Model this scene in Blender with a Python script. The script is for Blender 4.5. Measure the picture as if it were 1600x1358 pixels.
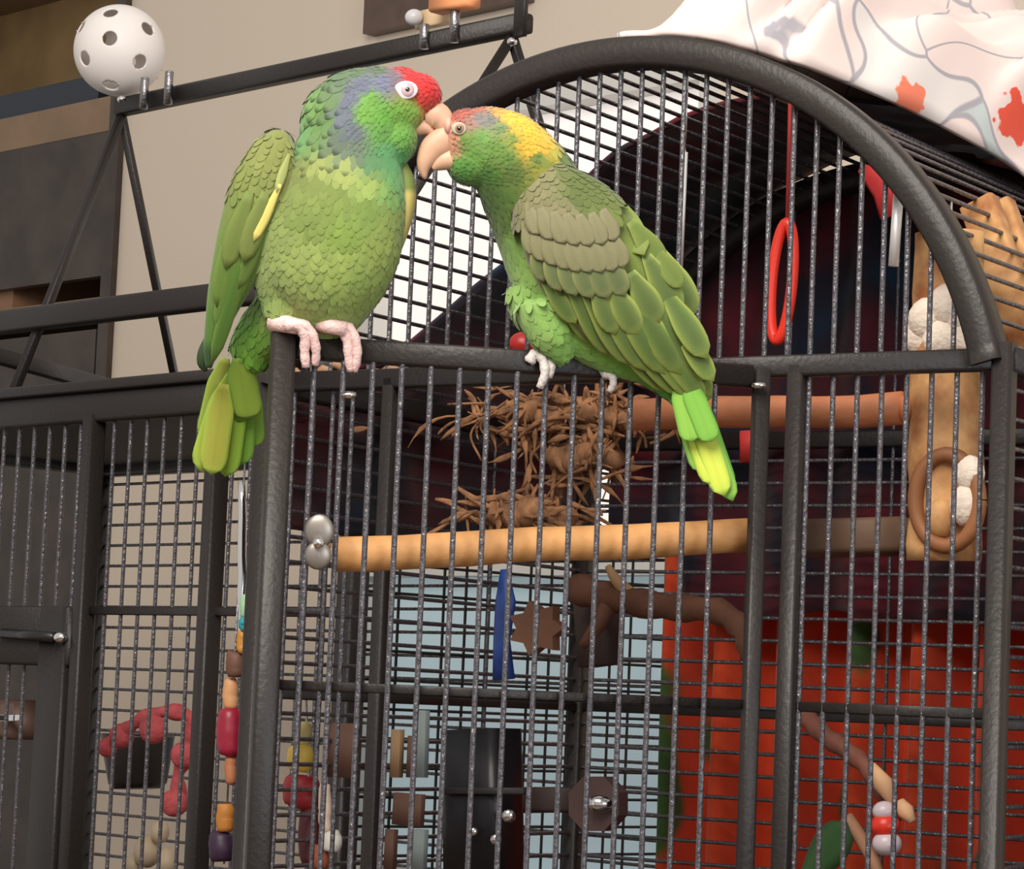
import bpy, bmesh, math, random
import numpy as np
from mathutils import Vector, Matrix
from mathutils.bvhtree import BVHTree
random.seed(7); np.random.seed(7)
for o in list(bpy.data.objects): bpy.data.objects.remove(o)
scene = bpy.context.scene
COL = scene.collection
V = Vector
R = math.radians
# ------------------------------------------------------------------ camera
F = 4500.0; HZ = 1100.0; ROLL = R(2.4); PITCH = math.atan((HZ-679)/F)
CAM = V((0, 0, 1.2))
fw = V((0, math.cos(PITCH), math.sin(PITCH))); u0 = V((0, -math.sin(PITCH), math.cos(PITCH))); r0 = V((1, 0, 0))
up = u0*math.cos(ROLL)-r0*math.sin(ROLL); rt = r0*math.cos(ROLL)+u0*math.sin(ROLL)
cd = bpy.data.cameras.new('camera'); cam = bpy.data.objects.new('camera', cd); COL.objects.link(cam)
cd.sensor_fit = 'HORIZONTAL'; cd.sensor_width = 36; cd.lens = 36*F/1600; cd.clip_start = .05
m = Matrix.Identity(4)
for i, a in enumerate((rt, up, -fw)):
    for k in range(3): m[k][i] = a[k]
m.translation = CAM
cam.matrix_world = m
scene.camera = cam
# ------------------------------------------------------------------ light
w = bpy.data.worlds.new('world'); scene.world = w; w.use_nodes = True
w.node_tree.nodes['Background'].inputs[0].default_value = (1.0, .95, .9, 1)
w.node_tree.nodes['Background'].inputs[1].default_value = .5
def area(name, loc, tgt, size, power, col):
    l = bpy.data.lights.new(name, 'AREA'); l.size = size; l.energy = power; l.color = col
    o = bpy.data.objects.new(name, l); COL.objects.link(o); o.location = loc
    o.rotation_euler = (V(tgt)-V(loc)).to_track_quat('-Z', 'Y').to_euler()
area('ceiling_lamp_offscreen', (-.5, .9, 2.65), (0, 2.6, 1.4), 1.1, 52, (1, .93, .85))
area('window_behind_camera_offscreen', (2.6, -2.6, 1.7), (0, 2.4, 1.4), 1.6, 70, (.86, .93, 1))
scene.view_settings.view_transform = 'Standard'; scene.view_settings.look = 'None'
scene.view_settings.gamma = 1; scene.view_settings.use_curve_mapping = False
scene.view_settings.exposure = 0.12

# ------------------------------------------------------------------ projection helpers
def ray(x, y): return fw+rt*((x-800)/F)-up*((y-679)/F)
def P(x, y, d): return CAM+ray(x, y)*d
def onp(x, y, p0, n):
    r = ray(x, y); return CAM+r*((p0-CAM).dot(n)/r.dot(n))
TH = R(33)
CL = V((math.cos(TH), -math.sin(TH), 0)); CB = V((math.sin(TH), math.cos(TH), 0)); CA = P(1230, 575, 2.2)
def C(s, t, z): q = CA+CL*s+CB*t; return V((q.x, q.y, z))
def cp(x, y, t=0.): return onp(x, y, CA+CB*t, CB)
def cs(x, y, t=0.): q = cp(x, y, t); return (q-CA).dot(CL), q.z
T2 = R(47)
EL = V((math.cos(T2), -math.sin(T2), 0)); EB = V((math.sin(T2), math.cos(T2), 0)); EA = P(800, 40, 3.0)
def E(s, t, z): q = EA+EL*s+EB*t; return V((q.x, q.y, z))
def ep(x, y, t=0.): return onp(x, y, EA+EB*t, EB)
def es(x, y, t=0.): q = ep(x, y, t); return (q-EA).dot(EL), q.z
DA = TH-R(44)
DD = V((-math.cos(DA), math.sin(DA), 0)); DN = V((-DD.y, DD.x, 0))
if DN.y < 0: DN = -DN
DH = C(-.010, -.014, 0)
def D(s, off, z): q = DH+DD*s+DN*off; return V((q.x, q.y, z))
def dp(x, y, off=0.): return onp(x, y, DH+DN*off, DN)

# ------------------------------------------------------------------ materials
def lin(c):
    c = c/255.0
    return c/12.92 if c <= .04045 else ((c+.055)/1.055)**2.4
def rgb(r, g, b, a=1): return (lin(r), lin(g), lin(b), a)
MATS = {}
def mat(name, col, rough=.6, metal=0, bump=0, bscale=60, spec=.5, var=0, vscale=8, trans=0, emit=0, coat=0, sheen=0, col2=None):
    if name in MATS: return MATS[name]
    m = bpy.data.materials.new(name); m.use_nodes = True; nt = m.node_tree; b = nt.nodes['Principled BSDF']
    b.inputs['Base Color'].default_value = col; b.inputs['Roughness'].default_value = rough; b.inputs['Metallic'].default_value = metal
    b.inputs['Specular IOR Level'].default_value = spec; b.inputs['Coat Weight'].default_value = coat; b.inputs['Sheen Weight'].default_value = sheen
    tc = nt.nodes.new('ShaderNodeTexCoord')
    if var or col2:
        n = nt.nodes.new('ShaderNodeTexNoise'); n.inputs['Scale'].default_value = vscale; n.inputs['Detail'].default_value = 5
        nt.links.new(tc.outputs['Object'], n.inputs['Vector'])
        r = nt.nodes.new('ShaderNodeValToRGB'); nt.links.new(n.outputs['Fac'], r.inputs['Fac'])
        c2 = col2 or tuple(min(1, x*(1+var)) for x in col[:3])+(1,)
        c1 = col if col2 else tuple(x*(1-var) for x in col[:3])+(1,)
        r.color_ramp.elements[0].position = .35; r.color_ramp.elements[1].position = .65
        r.color_ramp.elements[0].color = c1; r.color_ramp.elements[1].color = c2
        nt.links.new(r.outputs['Color'], b.inputs['Base Color'])
    if bump:
        n = nt.nodes.new('ShaderNodeTexNoise'); n.inputs['Scale'].default_value = bscale; n.inputs['Detail'].default_value = 3
        nt.links.new(tc.outputs['Object'], n.inputs['Vector'])
        k = nt.nodes.new('ShaderNodeBump'); k.inputs['Strength'].default_value = bump; k.inputs['Distance'].default_value = .002
        nt.links.new(n.outputs['Fac'], k.inputs['Height']); nt.links.new(k.outputs['Normal'], b.inputs['Normal'])
    if emit:
        b.inputs['Emission Color'].default_value = col; b.inputs['Emission Strength'].default_value = emit
    if trans: b.inputs['Transmission Weight'].default_value = trans
    MATS[name] = m
    return m
def matattr(name, rough=.7, bump=.25, bscale=500, sheen=.2):
    m = bpy.data.materials.new(name); m.use_nodes = True; nt = m.node_tree; b = nt.nodes['Principled BSDF']
    a = nt.nodes.new('ShaderNodeVertexColor'); a.layer_name = 'Col'
    nt.links.new(a.outputs['Color'], b.inputs['Base Color']); b.inputs['Roughness'].default_value = rough
    b.inputs['Specular IOR Level'].default_value = .25; b.inputs['Sheen Weight'].default_value = sheen; b.inputs['Sheen Roughness'].default_value = .5
    tc = nt.nodes.new('ShaderNodeTexCoord'); n = nt.nodes.new('ShaderNodeTexNoise'); n.inputs['Scale'].default_value = bscale
    k = nt.nodes.new('ShaderNodeBump'); k.inputs['Strength'].default_value = bump; k.inputs['Distance'].default_value = .001
    nt.links.new(tc.outputs['Object'], n.inputs['Vector']); nt.links.new(n.outputs['Fac'], k.inputs['Height']); nt.links.new(k.outputs['Normal'], b.inputs['Normal'])
    MATS[name] = m
    return m
M_IRON = mat('hammered_charcoal_powder_coat', rgb(40, 35, 33), .45, 0, .25, 240, .4)
M_BAR = mat('glossy_charcoal_bar', rgb(74, 71, 76), .25, 0, .9, 130, .75)
_nt = M_BAR.node_tree; _g = _nt.nodes.new('ShaderNodeNewGeometry')
for _n in _nt.nodes:
    if _n.type == 'TEX_NOISE':
        _nt.links.new(_g.outputs['Position'], _n.inputs['Vector']); _n.inputs['Scale'].default_value = 170
    if _n.type == 'BUMP': _n.inputs['Distance'].default_value = .003
M_WIRE = mat('black_mesh_wire', rgb(26, 25, 26), .5)
M_TRAY = mat('dark_sheet_metal', rgb(40, 37, 36), .6)
M_STEEL = mat('polished_steel', (.85, .85, .86, 1), .12, 1)
M_ZINC = mat('threaded_zinc', rgb(150, 148, 150), .38, 1, .4, 300)

# ------------------------------------------------------------------ object helpers
WL = {}
def wl(o): return WL.get(o.name, V((0, 0, 0)))
def thing(name, label, cat, loc, group=None):
    o = bpy.data.objects.new(name, None); COL.objects.link(o); o.location = loc; o.empty_display_size = .02
    o['label'] = label; o['category'] = cat
    if group: o['group'] = group
    WL[o.name] = V(loc); return o
def tag(o, label, cat, group=None):
    o['label'] = label; o['category'] = cat
    if group: o['group'] = group
    return o
def mk(name, verts, faces, material, parent=None, smooth=True, kind=None, label=None, cols=None, loc=None):
    """verts in world space; a child is stored relative to its parent's place"""
    me = bpy.data.meshes.new(name)
    base = wl(parent) if parent else (V(loc) if loc is not None else V((0, 0, 0)))
    bx, by, bz = base
    me.from_pydata([(v[0]-bx, v[1]-by, v[2]-bz) for v in verts], [], faces)
    if smooth: me.polygons.foreach_set('use_smooth', [True]*len(me.polygons))
    if cols is not None:
        ca = me.color_attributes.new('Col', 'FLOAT_COLOR', 'POINT')
        ca.data.foreach_set('color', np.asarray([tuple(c[:3])+(1.,) for c in cols], dtype=np.float32).ravel())
    me.materials.append(material); me.update()
    o = bpy.data.objects.new(name, me); COL.objects.link(o)
    if parent: o.parent = parent; WL[o.name] = base
    else: o.location = base; WL[o.name] = base
    if kind: o['kind'] = kind
    if label: o['label'] = label
    return o
class MB:
    def __init__(s): s.v = []; s.f = []; s.c = []
    def add(s, v, f, c=None):
        n = len(s.v); s.v += list(v); s.f += [tuple(i+n for i in q) for q in f]
        if c is not None: s.c += list(c)
        return s
    def build(s, name, material, parent=None, **k):
        return mk(name, s.v, s.f, material, parent, cols=(s.c if s.c else None), **k)
def frame_of(d, hint=V((0, 0, 1))):
    d = d.normalized()
    if abs(d.dot(hint)) > .98: hint = V((1, 0, 0)) if abs(d.x) < .9 else V((0, 1, 0))
    a = d.cross(hint).normalized(); b = a.cross(d).normalized()
    return a, b
def loft(pts, radii, seg=12, side=None, cap=True):
    """tube along pts; radii = r or (ra, rb); side = fixed vector for the rb axis"""
    v = []; f = []; n = len(pts); pa = None
    for i, p in enumerate(pts):
        d = (pts[min(i+1, n-1)]-pts[max(i-1, 0)])
        if d.length < 1e-9: d = V((0, 0, 1))
        d.normalize()
        if side is not None:
            b = (side-d*side.dot(d)).normalized(); a = b.cross(d).normalized()
        else:
            if pa is None: a, b = frame_of(d)
            else:
                a = (pa-d*pa.dot(d)).normalized(); b = a.cross(d).normalized()
            pa = a
        r = radii[i] if isinstance(radii, (list, tuple)) else radii
        ra, rb = r if isinstance(r, (tuple, list)) else (r, r)
        for k in range(seg):
            an = 2*math.pi*k/seg
            v.append(p+a*(ra*math.cos(an))+b*(rb*math.sin(an)))
    for i in range(n-1):
        for k in range(seg):
            k2 = (k+1) % seg
            f.append((i*seg+k, i*seg+k2, (i+1)*seg+k2, (i+1)*seg+k))
    if cap:
        f.append(tuple(range(seg))[::-1]); f.append(tuple(range((n-1)*seg, n*seg)))
    return v, f
def beam(p, q, w, h, hint=V((0, 0, 1)), ch=.18):
    """square tube with softened edges from p to q; w across, h along hint"""
    a, b = frame_of(q-p, hint); v = []; f = []
    cx, cy = w/2, h/2; c = min(w, h)*ch
    sec = [(cx, cy-c), (cx-c*.3, cy-c*.3), (cx-c, cy), (-cx+c, cy), (-cx+c*.3, cy-c*.3), (-cx, cy-c), (-cx, -cy+c), (-cx+c*.3, -cy+c*.3), (-cx+c, -cy), (cx-c, -cy), (cx-c*.3, -cy+c*.3), (cx, -cy+c)]
    for e in (p, q):
        for x, y in sec: v.append(e+a*x+b*y)
    n = len(sec)
    for k in range(n): f.append((k, (k+1) % n, n+(k+1) % n, n+k))
    f.append(tuple(range(n))[::-1]); f.append(tuple(range(n, 2*n)))
    return v, f
def spline(pts, n):
    """Catmull-Rom through tuples (any length)"""
    a = [np.array(p, float) for p in pts]; a = [2*a[0]-a[1]]+a+[2*a[-1]-a[-2]]
    out = []; m = len(a)-3
    for i in range(n):
        u = i/(n-1)*m; k = min(int(u), m-1); t = u-k
        p0, p1, p2, p3 = a[k:k+4]
        out.append(.5*((2*p1)+(-p0+p2)*t+(2*p0-5*p1+4*p2-p3)*t*t+(-p0+3*p1-3*p2+p3)*t**3))
    return out
def ellipsoid(c, ax, ra, rb, rc, seg=20, rings=12):
    """ax = three unit axes"""
    v = []; f = []
    for i in range(rings+1):
        th = math.pi*i/rings
        for k in range(seg):
            ph = 2*math.pi*k/seg
            v.append(c+ax[0]*(ra*math.sin(th)*math.cos(ph))+ax[1]*(rb*math.sin(th)*math.sin(ph))+ax[2]*(rc*math.cos(th)))
    for i in range(rings):
        for k in range(seg):
            k2 = (k+1) % seg; f.append((i*seg+k, (i+1)*seg+k, (i+1)*seg+k2, i*seg+k2))
    return v, f
AX = (rt, up, fw)
def slab(poly, nrm, th):
    """flat polygon of world points extruded by nrm*th"""
    n = len(poly); v = [p-nrm*(th/2) for p in poly]+[p+nrm*(th/2) for p in poly]
    f = [tuple(range(n)), tuple(range(n, 2*n))[::-1]]+[(k, n+k, n+(k+1) % n, (k+1) % n) for k in range(n)]
    return v, f
# a bar that all uprights share: 1 m tall round rod
def unit_bar(seg=8):
    v, f = loft([V((0, 0, 0)), V((0, 0, 1))], 1.0, seg)
    me = bpy.data.meshes.new('bar'); me.from_pydata([tuple(x) for x in v], [], f)
    me.polygons.foreach_set('use_smooth', [len(p.vertices) == 4 for p in me.polygons]); me.materials.append(M_BAR); return me
BAR = unit_bar(10)
def bar(parent, p, z1, r=.0021, name='bar'):
    o = bpy.data.objects.new(name, BAR); COL.objects.link(o); o.parent = parent
    o.location = V(p)-wl(parent); o.scale = (r, r, z1-p[2]); return o
def wiremesh(name, parent, fn, us, vs, r=.0011, mask=None, material=None):
    """grid of square wires; fn(u,v)->world point"""
    mb = MB()
    def run(pts):
        cur = []
        for p, ok in pts+[(None, False)]:
            if ok: cur.append(p)
            else:
                if len(cur) > 1: mb.add(*loft(cur, r, 4, cap=False))
                cur = []
    for u in us: run([(fn(u, v), mask is None or mask(u, v)) for v in vs])
    for v in vs: run([(fn(u, v), mask is None or mask(u, v)) for u in us])
    return mb.build(name, material or M_WIRE, parent, smooth=False, kind='stuff')
def lerp(a, b, t): return a+(b-a)*t
def frange(a, b, st):
    n = max(1, int(round((b-a)/st))); return [a+(b-a)*i/n for i in range(n+1)]

# ================================================================== THE ROOM
TW = .78                                                # wall distance behind the play gym plane
def wallmat():
    m = bpy.data.materials.new('painted_wall'); m.use_nodes = True; nt = m.node_tree; b = nt.nodes['Principled BSDF']
    tc = nt.nodes.new('ShaderNodeTexCoord')
    b.inputs['Base Color'].default_value = rgb(214, 200, 182)
    b.inputs['Roughness'].default_value = .85
    n2 = nt.nodes.new('ShaderNodeTexNoise'); n2.inputs['Scale'].default_value = 220; nt.links.new(tc.outputs['Object'], n2.inputs['Vector'])
    k = nt.nodes.new('ShaderNodeBump'); k.inputs['Strength'].default_value = .15; k.inputs['Distance'].default_value = .002
    nt.links.new(n2.outputs['Fac'], k.inputs['Height']); nt.links.new(k.outputs['Normal'], b.inputs['Normal'])
    return m
M_WALL = wallmat()
def ebox(name, s0, s1, t0, t1, z0, z1, material, parent=None, smooth=False, **k):
    v = [E(s, t, z) for z in (z0, z1) for t in (t0, t1) for s in (s0, s1)]
    f = [(0, 1, 3, 2), (4, 6, 7, 5), (0, 4, 5, 1), (2, 3, 7, 6), (0, 2, 6, 4), (1, 5, 7, 3)]
    return mk(name, v, f, material, parent, smooth, **k)
sB = es(190, 300, TW)[0]                                # right edge of the recessed bookcase
wz = [es(580, 300, TW)[0], es(1120, 300, TW)[0]]         # window sides
wzt = es(900, 128, TW)[1]; wzb = .92
def struct(o): o['kind'] = 'structure'; return o
struct(ebox('wall_rear', sB, wz[0], TW, TW+.1, 0, 2.7, M_WALL))
struct(ebox('wall_right', wz[1], 2.6, TW, TW+.1, 0, 2.7, M_WALL))
struct(ebox('wall_above_window', wz[0], wz[1], TW, TW+.1, wzt, 2.7, M_WALL))
struct(ebox('wall_below_window', wz[0], wz[1], TW, TW+.1, 0, wzb, M_WALL))
M_FLOOR = mat('warm_wood_floor', rgb(120, 92, 66), .45, var=.2, vscale=6)
struct(mk('floor', [(-3, -2, 0), (3.2, -2, 0), (3.2, 6.5, 0), (-3, 6.5, 0)], [(0, 1, 2, 3)], M_FLOOR, smooth=False))
# window: casing, sash bars and two daylit panes
M_CASE = mat('white_window_paint', rgb(214, 212, 206), .5)
M_SKY1 = mat('bright_overcast_daylight_pane', rgb(236, 230, 226), .3, emit=.5)
M_SKY2 = mat('pale_blue_daylight_pane', rgb(160, 180, 186), .3, emit=.42)
win = MB()
for a, b_, c, d_ in ((wz[0], wz[0]+.03, wzb, wzt), (wz[1]-.03, wz[1], wzb, wzt), (wz[0], wz[1], wzt-.03, wzt), (wz[0], wz[1], wzb, wzb+.04), (wz[0], wz[1], 1.38, 1.42)):
    v = [E(s, t, z) for z in (c, d_) for t in (TW-.01, TW+.05) for s in (a, b_)]
    win.add(v, [(0, 1, 3, 2), (4, 6, 7, 5), (0, 4, 5, 1), (2, 3, 7, 6), (0, 2, 6, 4), (1, 5, 7, 3)])
wo = win.build('window_1', M_CASE, None, smooth=False, kind='structure')
ebox('upper_pane', wz[0]+.03, wz[1]-.03, TW+.03, TW+.036, 1.42, wzt-.03, M_SKY1, wo)
ebox('lower_pane', wz[0]+.03, wz[1]-.03, TW+.03, TW+.036, wzb+.04, 1.38, M_SKY2, wo)

# bookcase recessed in the wall
M_CAB = mat('dark_walnut', rgb(62, 52, 46), .5, var=.25, vscale=14, bump=.1)
M_CABIN = mat('walnut_back_panel', rgb(150, 124, 84), .6, var=.15, vscale=9)
M_SHELF = mat('brown_shelf_board', rgb(136, 110, 84), .5, var=.12, vscale=12)
bk = thing('bookcase', 'dark walnut bookcase recessed into the beige wall beside the whiffle ball', 'bookcase', E(sB-.45, TW+.15, 0))
ebox('side_panel', sB-.03, sB, TW-.012, TW+.34, 0, 2.6, M_CAB, bk)
ebox('side_panel', sB-.95, sB-.92, TW-.012, TW+.34, 0, 2.6, M_CAB, bk)
ebox('back_panel', sB-.92, sB-.03, TW+.32, TW+.34, 0, 2.6, M_CABIN, bk)
zs1 = es(80, 172, TW)[1]
for z, h in ((zs1-.03, .06), (zs1-.36, .03), (.85, .03), (.45, .03), (.06, .04), (2.55, .04)):
    ebox('shelf', sB-.92, sB-.03, TW-.008, TW+.32, z-h/2+.0, z+h/2, M_SHELF, bk)
zd = zs1-.34
ebox('cupboard_door', sB-.55, sB-.03, TW-.012, TW+.008, zs1-.31, zs1-.062, M_CAB, bk)
for a in (sB-.92, sB-.475): ebox('cupboard_door', a, a+.44, TW-.012, TW+.008, .1, zs1-.40, M_CAB, bk)
for i, (a, b_) in enumerate(((sB-.40, sB-.085),)):
    tag(ebox('binder', a, b_, TW+.0, TW+.22, zs1, zs1+.046, mat('navy_cover', rgb(32, 42, 54), .5), None, loc=E(a, TW, zs1)), 'dark navy binder lying flat on the bookcase shelf', 'binder')
bt = tag(ebox('carton', sB-.60, sB-.33, TW+.012, TW+.02+.2, zs1-.36+.015, zs1-.36+.16, mat('tan_card', rgb(150, 112, 84), .7), None, loc=E(sB-.5, TW, zs1-.345)), 'tan carton standing low in the bookcase', 'carton')

# framed picture on the wall
pf = thing('picture_frame', 'dark brown picture frame hanging on the beige wall', 'picture', E(es(700, 40, TW)[0], TW, es(590, 57, TW)[1]))
fs0 = es(588, 20, TW)[0]; fs1 = es(835, 20, TW)[0]; fz = es(590, 57, TW)[1]
M_PF = mat('dark_brown_frame_wood', rgb(88, 68, 58), .45, var=.15, vscale=30)
for nm, a, b_, c, d_ in (('frame_side', fs0, fs0+.06, fz, fz+.5), ('frame_side', fs1-.06, fs1, fz, fz+.5), ('frame_rail', fs0+.06, fs1-.06, fz, fz+.065), ('frame_rail', fs0+.06, fs1-.06, fz+.435, fz+.5)):
    ebox(nm, a, b_, TW-.025, TW-.001, c, d_, M_PF, pf)
ebox('picture_panel', fs0+.06, fs1-.06, TW-.012, TW-.002, fz+.065, fz+.435, mat('dim_picture', rgb(120, 96, 80), .5, var=.3, vscale=10), pf)

# ================================================================== DOME CAGE
sR, _ = cs(1566, 700); sL = -.50; sST = cs(1243, 700)[0]; sSL = cs(608, 700)[0]
ZB = 1.4655; ZT = ZB+.2675; DEP = .53
sC = (sL+sR)/2; HA = (sR-sL)/2; ARH = ZT-ZB
ARC = (HA*HA+ARH*ARH)/(2*ARH); ZC = ZT-ARC; U0 = math.asin((ZB-ZC)/ARC)
def arch(u, off=0.):                                    # circular arc, u 0..pi from right end to left end
    a = lerp(U0, math.pi-U0, u/math.pi); return sC+(ARC+off)*math.cos(a), ZC+(ARC+off)*math.sin(a)
def archz(s, off=0.): return ZC+math.sqrt(max(0, (ARC+off)**2-(s-sC)**2))
def lerp(a, b, t): return a+(b-a)*t
cage = thing('dome_cage', 'large charcoal metal parrot cage with arched dome top and open front door', 'birdcage', C(sC, DEP/2, 0))
PW = .016
for s, t in ((sL, 0), (sR, 0), (sL, DEP), (sR, DEP)):
    mk('corner_post', *beam(C(s, t, 0), C(s, t, ZB+.012), PW, PW, CB), M_IRON, cage)
for t in (0, DEP):
    mb = MB(); sec = []; n = 72; v = []; f = []
    hw, hd = .012, .013; c = .003
    prof = [(hw, -hd+c), (hw-c, -hd), (-hw+c, -hd), (-hw, -hd+c), (-hw, hd-c), (-hw+c, hd), (hw-c, hd), (hw, hd-c)]
    for i in range(n+1):
        u = math.pi*i/n
        for o_, d_ in prof:
            s, z = arch(u, o_-.011); v.append(C(s, t+d_, z))
    k = len(prof)
    for i in range(n):
        for j in range(k):
            j2 = (j+1) % k; f.append((i*k+j, i*k+j2, (i+1)*k+j2, (i+1)*k+j))
    f += [tuple(range(k)), tuple(range(n*k, n*k+k))[::-1]]
    mk('arch_rim', v, f, M_IRON, cage)
    mk('arch_base_rail', *beam(C(sL, t, ZB), C(sR, t, ZB), .014, .0165), M_IRON, cage)
for s in (sL, sR):
    mk('side_rail', *beam(C(s, 0, ZB), C(s, DEP, ZB), .018, .02), M_IRON, cage)
    mk('side_rail', *beam(C(s, 0, 1.2), C(s, DEP, 1.2), .008, .008), M_IRON, cage)
    mk('side_rail', *beam(C(s, 0, .74), C(s, DEP, .74), .018, .03), M_IRON, cage)
for t in (0, DEP):
    mk('bottom_rail', *beam(C(sL, t, .74), C(sR, t, .74), .018, .03), M_IRON, cage)
zbr = cs(1400, 1110)[1]
mk('brace_rail', *beam(C(sST, 0.004, zbr), C(sR, 0.004, zbr), .006, .008), M_IRON, cage)
mk('brace_rail', *beam(C(sL, 0.004, zbr), C(sSL, 0.004, zbr), .006, .008), M_IRON, cage)
mk('brace_rail', *beam(C(sL, DEP, 1.2), C(sR, DEP, 1.2), .006, .008), M_IRON, cage)
mk('door_jamb', *beam(C(sST, 0, .74), C(sST, 0, ZB), .014, .014, CB), M_IRON, cage)
mk('door_jamb', *beam(C(sSL, 0, .74), C(sSL, 0, ZB), .012, .014, CB), M_IRON, cage)
mk('base_tray', *slab([C(sL, 0, .70), C(sR, 0, .70), C(sR, DEP, .70), C(sL, DEP, .70)], V((0, 0, 1)), .04), M_TRAY, cage, smooth=False)
# front bars: in the arch, in the strips beside the door
sp = .0197
a0 = cs(1068, 112)[0]
i = -30
while i < 40:
    s = a0+i*sp; i += 1
    if sL+.022 < s < sR-.022:
        zt = archz(s, -.02)-.0
        if zt-ZB > .02: bar(cage, C(s, 0.003, ZB), zt)
s0 = cs(1291, 860)[0]
for k in range(-2, 8):
    s = s0+k*.0203
    if sST+.008 < s < sR-.012: bar(cage, C(s, 0.003, .75), ZB)
s = sSL-.021
while s > sL+.014: bar(cage, C(s, 0.003, .75), ZB); s -= .0205
# sides, back and roof: level bars running front to back, with a few upright stays
def bar2(parent, p, q, r=.0019):
    o = bpy.data.objects.new('bar', BAR); COL.objects.link(o); o.parent = parent; o.location = p-wl(parent)
    o.rotation_mode = 'QUATERNION'; o.rotation_quaternion = (q-p).to_track_quat('Z', 'Y'); o.scale = (r, r, (q-p).length); return o
z = ZB-.02
while z > .76:
    for s in (sL, sR): bar2(cage, C(s, 0, z), C(s, DEP, z))
    bar2(cage, C(sL, DEP, z), C(sR, DEP, z)); z -= .0218
for s in (sL, sR):
    for t in (.18, .36): bar2(cage, C(s, t, .75), C(s, t, ZB))
for k in range(5): bar2(cage, C(lerp(sL, sR, (k+1)/6), DEP, .75), C(lerp(sL, sR, (k+1)/6), DEP, archz(lerp(sL, sR, (k+1)/6), -.02)))
NR = 46
for k in range(1, NR):
    a, b = arch(math.pi*k/NR, -.011); bar2(cage, C(a, 0, b), C(a, DEP, b))
# the open door, swung towards the camera
zD = dp(1100, 584)[2]; DW = .372
door = mk('door', *beam(D(.012, 0, zD), D(DW-.012, 0, zD), .014, .0175), M_IRON, cage)
def dpart(name, p, q, w_, h_, hint=DN): return mk(name, *beam(p, q, w_, h_, hint), M_IRON, door)
ds_free = (dp(434, 700)-DH).dot(DD)
DW = ds_free
dpart('door_stile', D(.004, 0, .79), D(.004, 0, zD+.006), .012, .014)
dpart('door_stile', D(DW, -.002, .79), D(DW, -.002, zD+.010), .018, .019)
dpart('door_rail', D(.01, 0, .80), D(DW, 0, .80), .016, .02, V((0, 0, 1)))
dpart('door_rail', D(.01, .003, zbr), D(DW, .003, zbr), .006, .007, V((0, 0, 1)))
dbs = (dp(487, 640)-DH).dot(DD)
k = 0
while True:
    s = dbs-k*.0218; k += 1
    if s < .02: break
    bar(door, D(s, -.004, .80), zD-.002, .0022)
for x, y in ((1186, 602), (545, 617)):
    q = dp(x, y, -.012)
    mk('rivet', *ellipsoid(q, AX, .006, .0028, .004), M_STEEL, door)

# ================================================================== PLAY-TOP CAGE (behind, along the wall)
pc = thing('play_top_cage', 'dark metal cage with a play gym perch on top standing along the wall', 'birdcage', E(-.5, .03, 0))
F0, F1 = -.18, .30; S0, S1 = -1.12, .0
ZP = es(160, 636, F0)[1]
spost = es(150, 700, F0)[0]
for s, t in ((S0, F0), (S1, F0), (S0, F1), (S1, F1)):
    mk('corner_post', *beam(E(s, t, 0), E(s, t, ZP), .025, .025, EB), M_IRON, pc)
for spx in (spost, es(335, 900, F0)[0]): mk('mullion_post', *beam(E(spx, F0-.004, .7), E(spx, F0-.004, ZP-.01), .018, .022, EB), M_IRON, pc)
for t in (F0, F1):
    mk('top_rail', *beam(E(S0, t, ZP), E(S1, t, ZP), .022, .034), M_IRON, pc)
    mk('bottom_rail', *beam(E(S0, t, .72), E(S1, t, .72), .022, .03), M_IRON, pc)
for s in (S0, S1):
    mk('side_rail', *beam(E(s, F0, ZP), E(s, F1, ZP), .022, .03), M_IRON, pc)
    mk('side_rail', *beam(E(s, F0, .72), E(s, F1, .72), .022, .03), M_IRON, pc)
mk('top_rail_lip', *beam(E(S0, F0-.012, ZP+.022), E(S1, F0-.012, ZP+.022), .014, .012), M_IRON, pc)
mk('top_tray', *slab([E(S0, F0, ZP), E(S1, F0, ZP), E(S1, F1, ZP), E(S0, F1, ZP)], V((0, 0, 1)), .006), M_TRAY, pc, smooth=False)
mk('bottom_tray', *slab([E(S0, F0, .70), E(S1, F0, .70), E(S1, F1, .70), E(S0, F1, .70)], V((0, 0, 1)), .03), M_TRAY, pc, smooth=False)
zl = es(60, 975, F0)[1]                                  # latch rail of the left door
zl0 = es(60, 1040, F0)[1]; zl1 = es(60, 948, F0)[1]
s = spost-.03
while s > S0+.02:
    bar(pc, E(s, F0, zl1), ZP, .0024); s -= .0305
s = spost+.033
while s < S1-.02:
    bar(pc, E(s, F0, .73), ZP, .0022); s += .0305
pd = mk('feeder_door', *beam(E(S0, F0-.006, (zl0+zl1)/2), E(spost-.012, F0-.006, (zl0+zl1)/2), .02, zl1-zl0), M_IRON, pc)
mk('door_stile', *beam(E(spost-.04, F0-.008, .73), E(spost-.04, F0-.008, zl1), .05, .02, EB), M_IRON, pd)
s = spost-.085
while s > S0+.02:
    bar(pd, E(s, F0, .73), zl0+.005, .0024); s -= .0305
q = ep(85, 996, F0-.02); q2 = ep(5, 990, F0-.02)
mk('latch_bolt', *loft([q2, q], .006, 10), mat('black_latch', rgb(30, 30, 32), .3), pd)
mk('latch_knob', *ellipsoid(ep(95, 996, F0-.022), AX, .008, .006, .006), M_STEEL, pd)
sb2 = es(175, 955, F0)[0]
mk('brace_rail', *beam(E(spost, F0, es(240, 955, F0)[1]), E(S1, F0, es(240, 955, F0)[1]), .008, .009), M_IRON, pc)
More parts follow.
